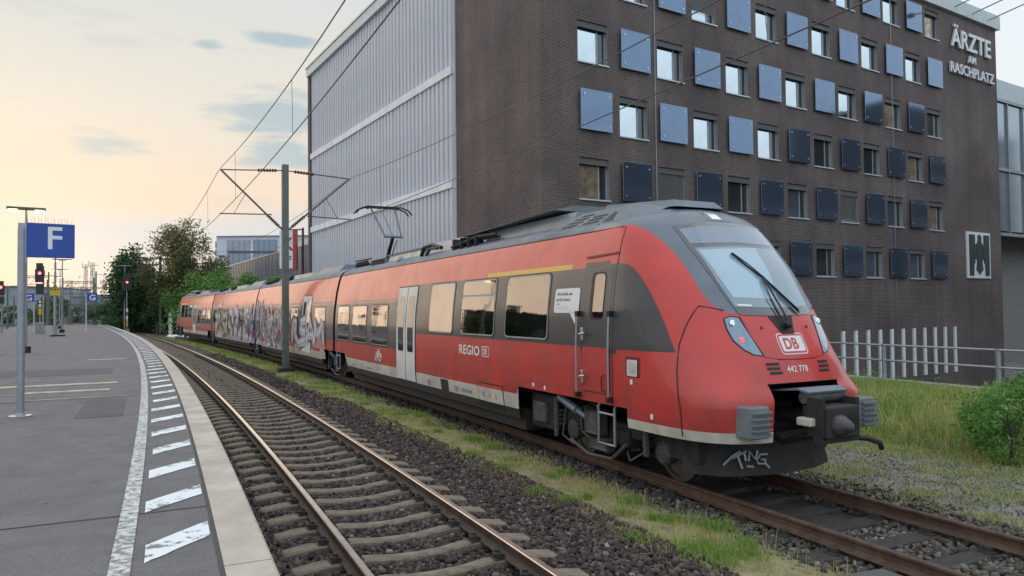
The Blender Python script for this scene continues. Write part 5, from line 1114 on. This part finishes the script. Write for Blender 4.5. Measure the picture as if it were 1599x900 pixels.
# ---- middle cars
def mid_car(Mx, wins, doors):
    L_ = 16.1; car = body_grid([.16, 1.5, 1.75, 4, 6, 8, 10, 12, 14.35, 14.6, L_ - .16], ZL, paint_mid, zb_mid, BM, 'car_body', Mx)
    for sg in (-1, 1):
        for a, b in wins: add_window(car, a, b, 1.5, 2.5, sg, True)
        for a in doors: add_door(car, a, a + 1.42, .64, 2.98, sg)
        MB().tube([on_side(sg, .001, True)(x_, 3.6) for x_ in np.linspace(.2, L_ - .2, 8)], .010, 4).build('gutter', M['black'], car)
        patch_mesh([[(.4, 2.66), (L_ - .4, 2.66), (L_ - .4, 2.72), (.4, 2.72)]], on_side(sg, .005, True), .5).build('side_strip', M['winframe'], car)
    MB().box(1.9, L_ - 1.9, -1.25, 1.25, .22, .6).build('underframe_box', M['under'], car); MB().box(.2, L_ - .2, -1.2, 1.2, .98, 1.1).build('floor_pan', M['under'], car)
    roofbox(car, 10.2, 14.2, .9, 3.7, 4.15, .35, 'hall'); roofbox(car, 6.6, 10.0, .85, 3.72, 4.02, .06, 'skirt'); roofbox(car, 2.4, 5.2, .85, 3.7, 4.05, .2, 'roof')
    mb = MB()
    for x_ in (.8, 1.3, 1.9, 5.6, 6.1): mb.bbox(x_, x_ + .34, -.9, -.5, 3.75, 4.02, .03); mb.tube([(x_, -.95, 3.8), (x_ + .3, -.98, 3.95), (x_ + .5, -.95, 3.85)], .05, 6)
    mb.each('roof_gear', M['under'], car); return car
car2 = mid_car(frame(38.2, 22.1), [(1.0, 2.1), (2.9, 4.0), (4.8, 6.1), (7.0, 8.3), (9.0, 10.3), (13.3, 14.8)], [11.2])
car3 = mid_car(frame(54.3, 38.2), [(1.0, 2.2), (5.4, 6.6), (7.3, 8.5), (9.2, 10.5), (11.2, 12.6), (13.3, 14.8)], [3.2])
car4 = copy_tree(car1, train)
for ch in list(car4.children):
    if any(ch.name.startswith(p) for p in ('advert', 'bicycle', 'notice', 'lettering', 'graffiti')): bpy.data.objects.remove(ch)
car4.matrix_local = frame(54.3, 70.6)
for s_, ca in ((22.1, 'r'), (38.2, 'r'), (54.3, 'r')):
    ring = [(ip(PWt, z) - .06, z) for z in (1.0, 1.5, 2, 2.4, 3.0, 3.4, 3.61, 3.72, 3.84, 3.93)]; ring = [(-y, z) for y, z in ring] + [(y, z) for y, z in ring[::-1]]; mb = MB()
    for k in range(6):
        xo = -.20 + k * .08; sc_ = 1 if k % 2 else .975; mb.v += [(xo, y * sc_, z) for y, z in ring]
    n_ = len(ring); mb.f = [(k * n_ + i, k * n_ + (i + 1) % n_, (k + 1) * n_ + (i + 1) % n_, (k + 1) * n_ + i) for k in range(5) for i in range(n_)]; mb.m = [0] * len(mb.f)
    mb.build('gangway_bellows', M['redseam'], train, M=track_frame(s_))
# ---- pantograph on the near car
pg = empty('pantograph'); pg.parent = train; pg.matrix_local = M1 @ Matrix.Translation((1.6, 0, 3.9))
for k in ('label', 'category'): pg.pop(k, None) if k in pg else None
mb = MB(); mb.box(-.9, .9, -.55, .55, .02, .08)
for x_ in (-.8, .8):
    for y in (-.5, .5): mb.lathe((x_, y, -.15), (0, 0, 1), [(0, .07), (.05, .09), (.1, .06), (.15, .09), (.2, .06)], 10)
for k in range(5): mb.lathe((-1.1 + k * .3, -.75, -.1), (0, 0, 1), [(0, .05), (.05, .08), (.1, .05), (.15, .08), (.25, .04)], 8)
mb.tube([(-1.3, -.75, .2), (.6, -.75, .18)], .025, 6); mb.build('base_frame', M['under'], pg)
MB().tube([(-.25, 0, .1), (.55, 0, .92)], [.07, .055], 10).build('lower_arm', M['black'], pg); MB().tube([(-.3, .12, .08), (.68, .1, .82)], .018, 6).build('lower_rod', M['galv'], pg)
MB().tube([(.55, -.32, .92), (.55, .32, .92)], .04, 8).build('knee_joint', M['dampr'], pg)
for s_ in (-1, 1): MB().tube([(.55, s_ * .28, .94), (-.55, s_ * .42, 1.96)], .03, 8).build('upper_arm', M['mast'], pg)
MB().tube([(.6, -.05, .98), (-.5, -.05, 1.9)], .016, 6).build('upper_rod', M['mast'], pg)
for dx in (-.72, -.38):
    MB().tube([(dx, -.98, 1.78), (dx, -.85, 1.93), (dx, -.6, 2.02), (dx, .6, 2.02), (dx, .85, 1.93), (dx, .98, 1.78)], .028, 6).build('contact_strip', M['under'], pg)
mb = MB()
for y in (-.5, .5): mb.tube([(-.76, y, 1.98), (-.34, y, 1.98)], .02, 6)
mb.each('head_link', M['under'], pg)
# ---- graffiti on the middle cars: flat paint laid on the sides
def paintm(n_, c): return mat('spray_' + n_, c, .4, var=.15, vscale=5)
SP = dict(silver=paintm('silver', (.42, .42, .47)), white=paintm('white', (.62, .60, .60)), lilac=paintm('lilac', (.36, .34, .45)), blue=paintm('blue', (.05, .12, .36)), teal=paintm('teal', (.10, .40, .45)), pink=paintm('pink', (.52, .20, .22)), dark=paintm('dark', (.05, .05, .08)), yellow=paintm('yellow', (.55, .50, .16)), beige=paintm('beige', (.48, .42, .34)))
def stroke(pts, w_):
    l, r_ = [], []
    for i, p in enumerate(pts):
        a = Vector(pts[max(0, i - 1)]); b = Vector(pts[min(len(pts) - 1, i + 1)]); t = (b - a).normalized(); n_ = Vector((-t.y, t.x)) * w_ * (.75 + .5 * random.random()); l.append((p[0] + n_.x, p[1] + n_.y)); r_.append((p[0] - n_.x, p[1] - n_.y))
    return [[l[i], l[i + 1], r_[i + 1], r_[i]] for i in range(len(pts) - 1)]
def spray(car, quads, m_, off):
    clip = lambda p: (p[0], min(max(p[1], .66), 3.0)); ok_ = []
    for q in quads:
        q = [clip(p) for p in q]
        if len({(round(a, 4), round(b, 4)) for a, b in q}) == 4: ok_.append(q)
    mb = MB(); f = on_side(-1, off, True)
    for q in ok_: mb.add([f(*p) for p in q], [(0, 1, 2, 3)])
    o = tag(mb.build('graffiti', SP[m_], car), kind='stuff')
    return o
rnd = random.Random(5)
def letter_block(car, x0, n_, dx, z0, z1, fill, line, hi, off):
    Q1, Q2, Q3 = [], [], []
    for i in range(n_):
        x = x0 + i * dx; kind = rnd.randrange(5); j = lambda a: a + rnd.uniform(-.09, .09)
        shapes = {0: [[(0, 0), (.05, 1)], [(.05, 1), (.45, .45)], [(.45, .45), (.85, 1)], [(.85, 1), (.9, 0)]], 1: [[(.1, 0), (.1, 1)], [(.1, 1), (.8, .9), (.75, .55), (.15, .5)], [(.3, .5), (.9, 0)]], 2: [[(.85, .95), (.2, .9), (.15, .55), (.8, .45), (.8, .1), (.05, .02)]], 3: [[(.1, 1), (.15, .1), (.8, .05), (.85, 1)]], 4: [[(.05, 0), (.45, 1), (.9, 0)], [(.2, .4), (.75, .4)]]}[kind]
        for sh in shapes:
            pts = [(x + j(a) * dx, z0 + j(b) * (z1 - z0)) for a, b in sh]; Q1 += stroke(pts, .26); Q2 += stroke(pts, .19)
            Q3 += stroke([(a + .05, b + .05) for a, b in pts], .05)
    spray(car, Q1, line, off); spray(car, Q2, fill, off + .003); spray(car, Q3, hi, off + .006)
def splash(car, x0, x1, z0, z1, n_, m_, off):
    Q = []
    for k in range(n_):
        x, z = rnd.uniform(x0, x1), rnd.uniform(z0, z1); a = rnd.uniform(.6, 2.4); l_ = rnd.uniform(.2, .8); pts = [(x + math.cos(a) * l_ * t + rnd.uniform(-.05, .05), z + math.sin(a) * l_ * t) for t in (0, .5, 1)]; Q += stroke(pts, rnd.uniform(.03, .12))
    spray(car, Q, m_, off)
def field(car, x0, x1, z0, z1, m_, off):
    k = 12; top = [(x0 + (x1 - x0) * i / k, z1 + rnd.uniform(-.3, .15)) for i in range(k + 1)]; bot = [(x0 + (x1 - x0) * i / k, z0) for i in range(k + 1)]
    spray(car, [[bot[i], bot[i + 1], top[i + 1], top[i]] for i in range(k)], m_, off)
field(car3, 1.8, 15.9, .66, 2.3, 'lilac', .014); letter_block(car3, 2.0, 5, 1.05, .9, 2.2, 'silver', 'dark', 'yellow', .017); letter_block(car3, 7.6, 7, 1.12, .8, 2.5, 'silver', 'lilac', 'white', .017); splash(car3, 13.5, 15.8, .8, 2.3, 26, 'blue', .026); splash(car3, 2, 15, .7, 2.2, 60, 'dark', .028)
field(car2, .3, 8.8, .66, 2.0, 'silver', .014); splash(car2, .3, 2.5, .8, 2.6, 30, 'blue', .017); letter_block(car2, 1.0, 6, 1.25, .8, 2.2, 'white', 'pink', 'teal', .02); splash(car2, .5, 8.5, .7, 2.3, 46, 'teal', .029); splash(car2, 1, 9, .7, 2.2, 50, 'pink', .031); splash(car2, 1, 9, .7, 2.0, 40, 'dark', .033)
field(car2, 9.0, 14.9, .66, .95, 'beige', .016); letter_block(car2, 9.3, 4, 1.35, 1.1, 2.0, 'silver', 'dark', 'white', .02); field(car2, 13.2, 14.9, 1.0, 2.0, 'pink', .0155)
# ------------------------------------------------------------ catenary
def hbeam(mb, h, w_=.24, d=.22, t=.018):
    mb.box(-w_ / 2, w_ / 2, -d / 2, -d / 2 + t, 0, h); mb.box(-w_ / 2, w_ / 2, d / 2 - t, d / 2, 0, h); mb.box(-t / 2, t / 2, -d / 2 + t, d / 2 - t, 0, h)
def catenary_mast(x, y, h, rz, la, lb, label, zt=8.1, zl=5.75, zc=6.25, solid=True):
    t = empty('catenary_mast', (x, y, -.36), rz, label, 'catenary mast', 'catenary masts'); b = .36
    mb = MB(); mb.box(-.11, .11, -.12, .12, 0.2, h + b) if solid else hbeam(mb, h + b)
    if solid: mb.box(-.125, .125, -.13, -.1, .2, h + b); mb.box(-.125, .125, .1, .13, .2, h + b)
    mb.build('post', M['mast'], t)
    mb = MB(); mb.bbox(-.55, .55, -.38, .38, -.1, .16, .04); mb.bbox(-.32, .32, -.28, .28, .1, .32, .05); mb.build('foot', M['under'], t)
    def insulator(mb2, p, q):
        p, q = Vector(p), Vector(q); d = (q - p); n_ = 7
        for k in range(n_): mb2.lathe(p + d * (k / n_), d, [(0, .03), (d.length / n_ * .3, .075), (d.length / n_ * .6, .075), (d.length / n_ * .95, .03)], 8)
    for sx, ln in ((-1, la), (1, lb)):
        if not ln: continue
        top = (sx * ln, 0, zt + b); foot = (sx * .12, 0, zl + b)
        MB().tube([foot, top], .04, 8).build('cantilever_tube', M['mast'], t)
        MB().tube([(sx * .1, 0, h + b - .25), top], .026, 6).build('top_tie', M['wire'], t)
        mb = MB(); f, tp = Vector(foot), Vector(top); insulator(mb, f.lerp(tp, .06), f.lerp(tp, .26)); mb.build('insulator', M['insul'], t); mb = MB(); a = Vector((sx * .1, 0, h + b - .25)); insulator(mb, a.lerp(tp, .1), a.lerp(tp, .42)); mb.build('insulator', M['insul'], t)
        MB().tube([(sx * (.55 if sx < 0 else .9), 0, zc + b + .12), (sx * (ln + .05), 0, zc + b + .06)], .026, 6).build('registration_arm', M['wire'], t)
        MB().tube([(sx * ln * .62, 0, zl + b + (zt - zl) * .62), (sx * ln * .8, 0, zc + b + .1)], .012, 5).build('steady_wire', M['wire'], t)
    return t
mx, my = gpt(446, 582, -.25); hq, ho = LA.locate(mx, my); hh = LA.head(hq)
catenary_mast(mx, my, 8.5, -hh, 2.55, 2.75, 'green grey catenary mast standing in the grass strip before the train')
m2 = gpt(250, 523, -.25); catenary_mast(m2[0], m2[1], 8.6, -LA.head(88), 2.8, 2.8, 'slim catenary mast in front of the trees')
def wire_run(line, off, q0, q1, zlow, zsup, sup, label, zig=.15):
    t = empty('overhead_line', (*[float(c) for c in line.at(q0, off)], 0), label=label, cat='overhead wire', group='overhead wires'); o_ = Vector(t.location)
    def P(q, z, o=0): x, y = line.at(q, off + o); return Vector((x, y, z)) - o_
    def zm(q):
        for a, b_ in zip(sup[:-1], sup[1:]):
            if a <= q <= b_: f = (q - a) / (b_ - a); return zsup - (zsup - zlow - .75) * 4 * f * (1 - f) * .75
        return zsup
    S = np.linspace(q0, q1, 90); MB().tube([P(q, zlow) for q in S], .013, 5).build('contact_wire', M['wire'], t); MB().tube([P(q, zm(q)) for q in S], .013, 5).build('messenger_wire', M['wire'], t)
    for a, b_ in zip(sup[:-1], sup[1:]):
        for f in np.linspace(.08, .92, 6):
            q = a + (b_ - a) * f
            if q0 + .5 < q < q1: MB().tube([P(q, zlow), P(q + .1, zm(q))], .006, 4).build('dropper', M['wire'], t)
sA = LA.locate(mx, my)[0]; sT = LT.locate(mx, my)[0]
wire_run(LA, .25, -15, 140, 6.22, 8.1, [sA - 62, sA, sA + 50, sA + 108], 'overhead line above the empty track')
wire_run(LT, .85, -15, 100, 6.22, 8.1, [sT - 58, sT, sT + 50, sT + 100], 'overhead line above the train')

# ------------------------------------------------------------ platform furniture
def at_platform(u, Y): p = dpt(u, 480, Y); return (p.x, Y, PZ)
fx, fy = gpt(32, 651, PZ)
fs = empty('platform_sign', (fx, fy, PZ), R(28), 'big blue sign with a white letter F on a galvanised post', 'sign'); fs.rotation_euler[2] = math.atan2(-fx, fy) + R(3)
pxm = fy / 1155
mb = MB(); mb.tube([(0, 0, 0), (0, 0, 2.9)], .052, 14); mb.tube([(0, 0, 1.0), (0, 0, 2.9)], .056, 14); mb.build('post', M['galv'], fs, True)
MB().lathe((0, 0, 0), (0, 0, 1), [(0, .16), (.02, .16), (.025, .07), (.06, .065)], 18).build('foot', M['galv'], fs)
MB().box(-.05, .055, -.035, .035, 2.36, 3.0).build('clamp', M['galv'], fs)
MB().bbox(.06, .71, -.04, .04, 2.47, 3.01, .006).build('board', M['signblue'], fs)
v, f = font_mesh('F', .50, 0, .006); MB().add([(p[0] + .31, -.0425, p[1] + 2.61) for p in v], f).build('lettering', M['signwhite'], fs)
mb = MB()
for k in range(14): mb.tube([(.08 + k * .045, 0, 3.01), (.08 + k * .045 + (.012 if k % 2 else -.012), (.02 if k % 2 else -.02), 3.10)], .0022, 4)
tag(mb.build('bird_spikes', M['galv'], fs), kind='stuff')
def lamp(u, Y, top_v, wpx, label, one=False):
    b = at_platform(u, Y); z = dpt(u, top_v, Y).z - PZ; w_ = wpx * Y / 1155
    t = empty('platform_lamp', b, math.atan2(-b[0], b[1]), label, 'lamp post', 'platform lamp posts')
    MB().tube([(0, 0, 0), (0, 0, z)], [.07, .045], 10).build('post', M['galv'], t); MB().lathe((0, 0, 0), (0, 0, 1), [(0, .2), (.25, .2), (.27, .09)], 12).build('foot', M['under'], t)
    mb = MB(); v = []
    for s_ in (-1, 1): mb.bbox(min(0, s_ * w_ / 2), max(0, s_ * w_ / 2), -.16, .16, z, z + .10, .02)
    mb.build('lamp_head', M['mast'], t)
    for s_ in (-1, 1): MB().box(min(s_ * w_ * .22, s_ * w_ * .46), max(s_ * w_ * .22, s_ * w_ * .46), -.13, .13, z - .09, z - .002).build('lamp_glass', M['lampglow'] if not one else M['galv'], t)
lamp(40, 29.7, 328, 52, 'nearest lit platform lamp behind the F sign'); lamp(97, 59, 407, 26, 'second lit platform lamp right of the yellow warning sign'); lamp(93.5, 74, 422, 21, 'third lit platform lamp seen below the second'); lamp(87, 90, 433, 16, 'fourth lit platform lamp left of the taller poles'); lamp(84, 100, 442, 15, 'farthest lit platform lamp just above the yellow warning sign')
p_ = dpt(194.5, 480, 86); t = empty('unlit_lamp', (p_.x, 86, -.36), label='unlit lamp post beside the red signal in front of the dark tree', cat='lamp post'); zt_ = dpt(194, 416, 86).z + .36
MB().tube([(0, 0, 0), (0, 0, zt_)], .07, 8).build('post', M['galv'], t); MB().bbox(-1.6, .7, -.1, .1, zt_, zt_ + .1, .02).build('lamp_head', M['galv'], t)
def signal(u, Y, vt, vb, vl, hw, zbase, label, lower=True, pole_du=0, striped=False):
    a, b, c = dpt(u, vt, Y), dpt(u, vb, Y), dpt(u, vl, Y); k = Y / 1155
    t = empty('railway_signal', (a.x, Y, zbase), math.atan2(-a.x, Y), label, 'signal', 'signals showing red')
    w_ = hw * k; h0, h1, hl_ = b.z - zbase, a.z - zbase, c.z - zbase
    MB().tube([(pole_du * k, .2, 0), (pole_du * k, .2, h1 - .2)], .06, 8).build('post', M['galv'], t)
    MB().bbox(-w_ / 2, w_ / 2, -.1, .12, h0, h0 + (h1 - h0) * .68, .03).build('signal_head', M['decald'], t); MB().bbox(-w_ * .38, w_ * .38, -.08, .12, h0 + (h1 - h0) * .685, h1, .03).build('signal_head', M['decald'], t)
    MB().lathe((0, -.1, hl_), (0, -1, 0), [(0, .10), (.03, .10), (.05, .05)], 14).build('red_light', M['siglight'], t)
    mb = MB(); mb.tube([(w_ * .3 * math.cos(a_), -.12 - .12 * (math.sin(a_) > 0), hl_ + w_ * .3 * math.sin(a_)) for a_ in np.linspace(0, math.pi, 9)], .02, 4); mb.build('hood', M['decald'], t)
    if lower: MB().bbox(-w_ * .4, w_ * .45, -.08, .1, h0 - (h1 - h0) * .62, h0 - .12, .03).build('lower_head', M['decald'], t)
    mb = MB(); mb.box(pole_du * k - .25, pole_du * k + .25, .05, .35, 0, .8) if striped else mb.box(pole_du * k - .15, pole_du * k + .15, .05, .35, 0, .3); mb.build('foot', M['concrete'], t)
    if striped:
        for kk, m_ in enumerate(('yellowsign', 'yellowsign', 'signwhite', 'signred', 'signwhite')): MB().box(pole_du * k - .1, pole_du * k + .1, .02, .13, 1.05 + kk * .42, 1.45 + kk * .42).build('marker_plate', M[m_], t)
signal(62, 55, 411, 441, 427, 12.5, PZ, 'red light signal on the platform right of the F sign post', True, 5)
signal(1, 58, 439, 461, 449, 11, -.36, 'red light signal cut by the left border', True, 2)
signal(198.5, 84, 428, 454, 441, 13, -.36, 'red light signal before the dark tree with a striped post', False, 0, True)
def gsign(u, Y, v0, v1, label, pole_u):
    a, b = dpt(u, v0, Y), dpt(u, v1, Y); k = Y / 1155; t = empty('letter_sign', (a.x, Y, PZ), math.atan2(-a.x, Y), label, 'sign', 'blue letter signs')
    s_ = (a.z - b.z); pu = (pole_u - u) * k
    MB().tube([(pu, .05, 0), (pu, .05, a.z - PZ)], .045, 8).build('post', M['sill'], t); MB().box(-s_ * .55, s_ * .55, -.03, .03, b.z - PZ, a.z - PZ).build('board', M['signblue'], t)
    v, f = font_mesh('G', s_ * .95, 0, .012); MB().add([(p[0] - s_ * .32, -.034, p[1] + b.z - PZ + s_ * .16) for p in v], f).build('lettering', M['signwhite'], t)
gsign(144, 60, 458, 471, 'blue letter G sign near the platform edge', 136); gsign(45, 62, 458.5, 471.5, 'blue letter G sign just right of the F sign post', 52)
# warning sign on a tall pole
b = at_platform(86, 50); wsn = empty('warning_sign', b, math.atan2(-b[0], b[1]), 'yellow warning triangle over a yellow plate on a tall grey pole', 'sign'); k = 50 / 1155
zz = lambda v: dpt(86, v, 50).z - PZ
MB().tube([(0, .12, 0), (0, .12, zz(396))], [.11, .06], 10).build('post', M['galv'], wsn); MB().box(-.3, .6, -.25, .4, 0, .1).build('foot', M['under'], wsn)
MB().box(-6.8 * k, 6.8 * k, -.02, .02, zz(461.5), zz(454)).build('plate', M['yellowsign'], wsn)
MB().prism([(-7 * k, zz(453.4)), (7 * k, zz(453.4)), (0, zz(443.5))], lambda a, b_, d: (a, d, b_), -.02, .02).build('triangle', M['yellowsign'], wsn)
mb = MB(); mb.tube([(-5.2 * k, -.024, zz(452.3)), (5.2 * k, -.024, zz(452.3)), (0, -.024, zz(445.6)), (-5.2 * k, -.024, zz(452.3))], .02, 4); mb.tube([(.02, -.024, zz(447.5)), (-.03, -.024, zz(449.5)), (.03, -.024, zz(449.6)), (-.01, -.024, zz(451.5))], .018, 4); mb.build('triangle_mark', M['decald'], wsn)
b = at_platform(62.5, 57); hs = empty('stop_board', b, math.atan2(-b[0], b[1]), 'small white board with a black H above a yellow box', 'sign'); k = 57 / 1155; zz = lambda v: dpt(62, v, 57).z - PZ
MB().tube([(0, .06, 0), (0, .06, zz(468))], .05, 8).build('post', M['galv'], hs); MB().box(-3.2 * k, 3.2 * k, -.02, .02, zz(479), zz(470.5)).build('board', M['signwhite'], hs)
v, f = font_mesh('H', .50, 0, .02); MB().add([(p[0] - .19, -.024, p[1] + zz(477.8)) for p in v], f).build('lettering', M['decald'], hs)
MB().bbox(-2.2 * k, 2.2 * k, -.1, .1, zz(492), zz(482), .02).build('box', M['yellowsign'], hs); MB().bbox(-.3, .3, -.25, .25, 0, .9, .03).build('cabinet', M['concrete'], hs)
# ---- beyond the platform: masts, gantries, low buildings
def lattice(u, Y, vt, label, w_=.5, solid=False):
    p = dpt(u, vt, Y); t = empty('lattice_mast', (p.x, Y, -.36), label=label, cat='mast', group='masts beyond the platform'); h = p.z + .36; mb = MB()
    if solid: mb.tube([(0, 0, 0), (0, 0, h)], [.14, .09], 8)
    else:
        for sx in (-1, 1):
            for sy in (-1, 1): mb.tube([(sx * w_ / 2, sy * w_ / 2, 0), (sx * w_ * .3, sy * w_ * .3, h)], .035, 4)
        z = 0; fl = 1
        while z < h - .8:
            f = 1 - .4 * z / h; a = w_ / 2 * f
            for sy in (-1, 1): mb.tube([(-a * fl, sy * a, z), (a * fl, sy * a, z + .8)], .02, 4)
            z += .8; fl = -fl
    mb.build('post', M['mast'], t); mb = MB()
    mb.tube([(-.6, 0, h - .5), (.9, 0, h - .4)], .03, 5); mb.build('head_bar', M['mast'], t); mb = MB(); mb.tube([(-.5, 0, h - .5), (-.5, 0, h + .2)], .04, 5); mb.build('insulator', M['mast'], t)
for i, (u, Y, v, so) in enumerate(((76, 95, 425, 1), (74, 105, 437, 1), (111, 120, 438, 0), (128, 118, 447, 0), (134, 112, 413, 0), (144.5, 100, 410, 0), (150, 96, 424, 1), (162, 118, 439, 0), (12, 90, 448, 1), (22, 105, 462, 1), (108.5, 98, 470, 1))):
    lattice(u, Y, v, 'mast beyond the platform, number %s from the left border' % ('fifth fourth seventh eighth ninth tenth eleventh twelfth first second sixth'.split()[i]), solid=bool(so))
def gantry(u0, u1, Y, v, label):
    a, b = dpt(u0, v, Y), dpt(u1, v, Y); t = empty('gantry_beam', (a.x, Y, -.36), label=label, cat='gantry', group='catenary gantries'); L_ = b.x - a.x; h = a.z + .36; mb = MB()
    for z in (h - .25, h): mb.tube([(0, 0, z), (L_, 0, z)], .045, 5)
    n_ = max(3, int(L_ / .8))
    for i in range(n_): mb.tube([(L_ * i / n_, 0, h - .25 if i % 2 else h), (L_ * (i + 1) / n_, 0, h if i % 2 else h - .25)], .025, 4)
    mb.build('beam', M['mast'], t); mb = MB()
    for x in (0, L_): mb.tube([(x, 0, 0), (x, 0, h + .5)], .1, 6)
    mb.each('leg', M['mast'], t); mb = MB()
    for f in (.2, .45, .7): mb.tube([(L_ * f, 0, h - .2), (L_ * f - .9, 0, h - 1.3)], .03, 5); mb.tube([(L_ * f - .1, 0, h - 1.2), (L_ * f - 1.8, 0, h - 1.3)], .03, 5)
    mb.each('drop_arm', M['galv'], t)
gantry(98, 147, 104, 440, 'highest gantry beam right of the platform lamps'); gantry(98, 174, 118, 449.5, 'lower gantry beam reaching towards the dark tree'); gantry(40, 76, 110, 431, 'gantry beam left of the platform lamps'); gantry(36, 150, 150, 459, 'farthest long gantry beam above the low buildings')
def farbox(u0, u1, v0, Y, dp, name, m_, label, wins=None):
    a, b = dpt(u0, v0, Y), dpt(u1, v0, Y); t = empty(name, (a.x, Y, -.36), label=label, cat='building', group=None); h = a.z + .36; MB().box(0, b.x - a.x, 0, dp, 0, h).build('wall', m_, t); MB().box(-.3, b.x - a.x + .3, -.3, dp + .3, h, h + .3).build('roof', M['roof'], t)
    if wins:
        n_, z0, z1, m2_ = wins; W_ = b.x - a.x
        for i in range(n_): MB().box(W_ * (i + .12) / n_, W_ * (i + .88) / n_, -.12, -.02, h * z0, h * z1).build('window', m2_, t)
farbox(-25, 33, 449, 170, 20, 'depot_building', M['fargrey'], 'plain grey building behind the left red signal', (8, .28, .42, M['sill']))
farbox(34, 125, 465, 230, 20, 'long_station_building', M['fargreen'], 'long low grey green building beyond the masts', (22, .38, .55, M['sill']))
farbox(100, 172, 462, 300, 20, 'far_block', M['fargrey'], 'far grey block behind the right letter G sign', (12, .55, .75, M['panedark']))
farbox(98, 109, 452, 280, 14, 'far_tower', M['fargrey'], 'small dark tower rising between the far masts', None)
farbox(36, 78, 482, 190, 6, 'platform_shed', M['fargrey'], 'pale low shed with a lit window strip left of the lamps', (10, .5, .85, M['sill']))
farbox(106, 150, 484, 200, 6, 'glazed_shelter', M['fargrey'], 'pale low shelter with arched windows behind the gantry', (9, .4, .85, M['sill']))
for u, Y, h, rx, lab, sd in ((66, 150, 5.5, 3.6, 'far dark bush left of the lamp posts', 41), (80, 160, 6.5, 3.5, 'far dark bush behind the lamp posts', 42), (128, 190, 6, 5, 'far bush line behind the shelter', 43), (20, 160, 4.5, 4, 'far low bush by the grey building', 44)):
    tree('far_bush', lab, tpos(u, Y), h, rx, rx, .1, 1500, .3, M['leafd'], 20, 1, .1, sd, 'far bushes', 'bush')
tl = []; rg = np.random.default_rng(5)
for k in range(120):
    u = rg.uniform(-60, 420); Y = rg.uniform(420, 520); p = dpt(u, 480, Y); hh_ = rg.uniform(7, 15); m_ = 60; tl.append(np.stack([p.x + rg.normal(0, 4.5, m_), Y + rg.normal(0, 3, m_), np.abs(rg.normal(0, hh_ * .5, m_))], -1))
P = np.concatenate(tl); V, F = leafmass(P, len(P), 1.1, rg); tag(npmesh('treeline', V, F, M['leafd'], colr=np.repeat(rg.uniform(0, 1, len(P)), 4)), 'far dark treeline on the horizon', 'trees', kind='stuff')
# small things near the tail of the train
x, y = gpt(273, 529, -.33); rk = 0
for i, (dx, dy, r_) in enumerate(((0, 0, .34), (.6, .3, .28), (-.7, .5, .30), (1.3, .1, .26), (1.9, .6, .24))):
    bm = bmesh.new(); bmesh.ops.create_icosphere(bm, subdivisions=2, radius=r_)
    for v_ in bm.verts: v_.co = Vector((v_.co.x * 1.4, v_.co.y, v_.co.z * .65)) * (1 + random.uniform(-.18, .18))
    bm.verts.index_update(); mb = MB(); mb.add([v_.co[:] for v_ in bm.verts], [[q.index for q in f_.verts] for f_ in bm.faces]); bm.free(); o = mb.build('rock', M['white']); o.location = (x + dx, y + dy, -.30 + r_ * .4)
    tag(o, ('largest pale rock beside the far end of the track', 'pale rock next to the largest one', 'leftmost pale rock by the far track', 'pale rock right of the group middle', 'rightmost pale rock by the far track')[i], 'rock', 'pale rocks near the tail of the train')
p = dpt(267, 500, 80); bs = empty('end_post', (p.x, 80, -.36), label='white weathered post beside the tail of the train', cat='post'); MB().bbox(-.2, .2, -.15, .15, 0, 2.6, .04).build('panel', M['white'], bs); mb = MB(); mb.tube([(-.4, .1, 1.35), (-1.6, .1, 1.35)], .04, 6); mb.tube([(-1.6, .1, 0), (-1.6, .1, 1.4)], .04, 6); mb.build('rail', M['mast'], bs)
p = gpt(194, 509, -.33); ds = empty('ground_signal', (p[0], p[1], -.36), label='low red and white ground marker beyond the platform end', cat='marker'); MB().prism([(-.5, .5), (.5, .5), (.35, 1.0), (-.35, 1.0)], lambda a, b_, d: (a, d, b_), -.05, .05).build('red_plate', M['signred'], ds); MB().prism([(-.12, .55), (.12, .55), (0, .95)], lambda a, b_, d: (a, d, b_), -.06, -.051).build('white_mark', M['signwhite'], ds); MB().box(-.06, .06, -.04, .04, 0, .5).build('post', M['mast'], ds)

# station wings and trees added out of view to darken the train window reflections
for (xa, ya), (xb, yb), h, lab in (((-50, 57), (-62, 38), 7.2, 'long unseen station wing added left of the platforms for window reflections'), ((-63, 36), (-84, 5), 9.5, 'taller unseen station wing added left of the platforms for window reflections')):
    L_ = math.hypot(xb - xa, yb - ya); t = empty('reflection_wing', (xa, ya, -.36), math.atan2(yb - ya, xb - xa), lab, 'building')
    MB().box(0, L_, -14, 0, 0, h).build('wall', M['blockm'], t); MB().box(-.3, L_ + .3, -14.3, .3, h, h + .3).build('roof', M['roof'], t); i = 0
    while i * 3.2 + 2.6 < L_:
        MB().box(i * 3.2 + .8, i * 3.2 + 2.5, .01, .08, 2.2, 4.4).build('window', M['panedark'], t); i += 1
for i, (x, y, h, sd) in enumerate(((-46, 49, 8.2, 51), (-52, 36, 9.4, 52), (-60, 27, 8.6, 53))):  # trees out of view, put in as silhouettes for the window reflections
    tree('reflection_tree', ('first', 'second', 'third')[i] + ' unseen leafy tree added before the station wing for window reflections', (x, y, -.36), h, 2.8, 2.8, 1.6, 2500, .3, M['leafd'], 30, .9, .2, sd, 'unseen trees added for window reflections', 'tree')
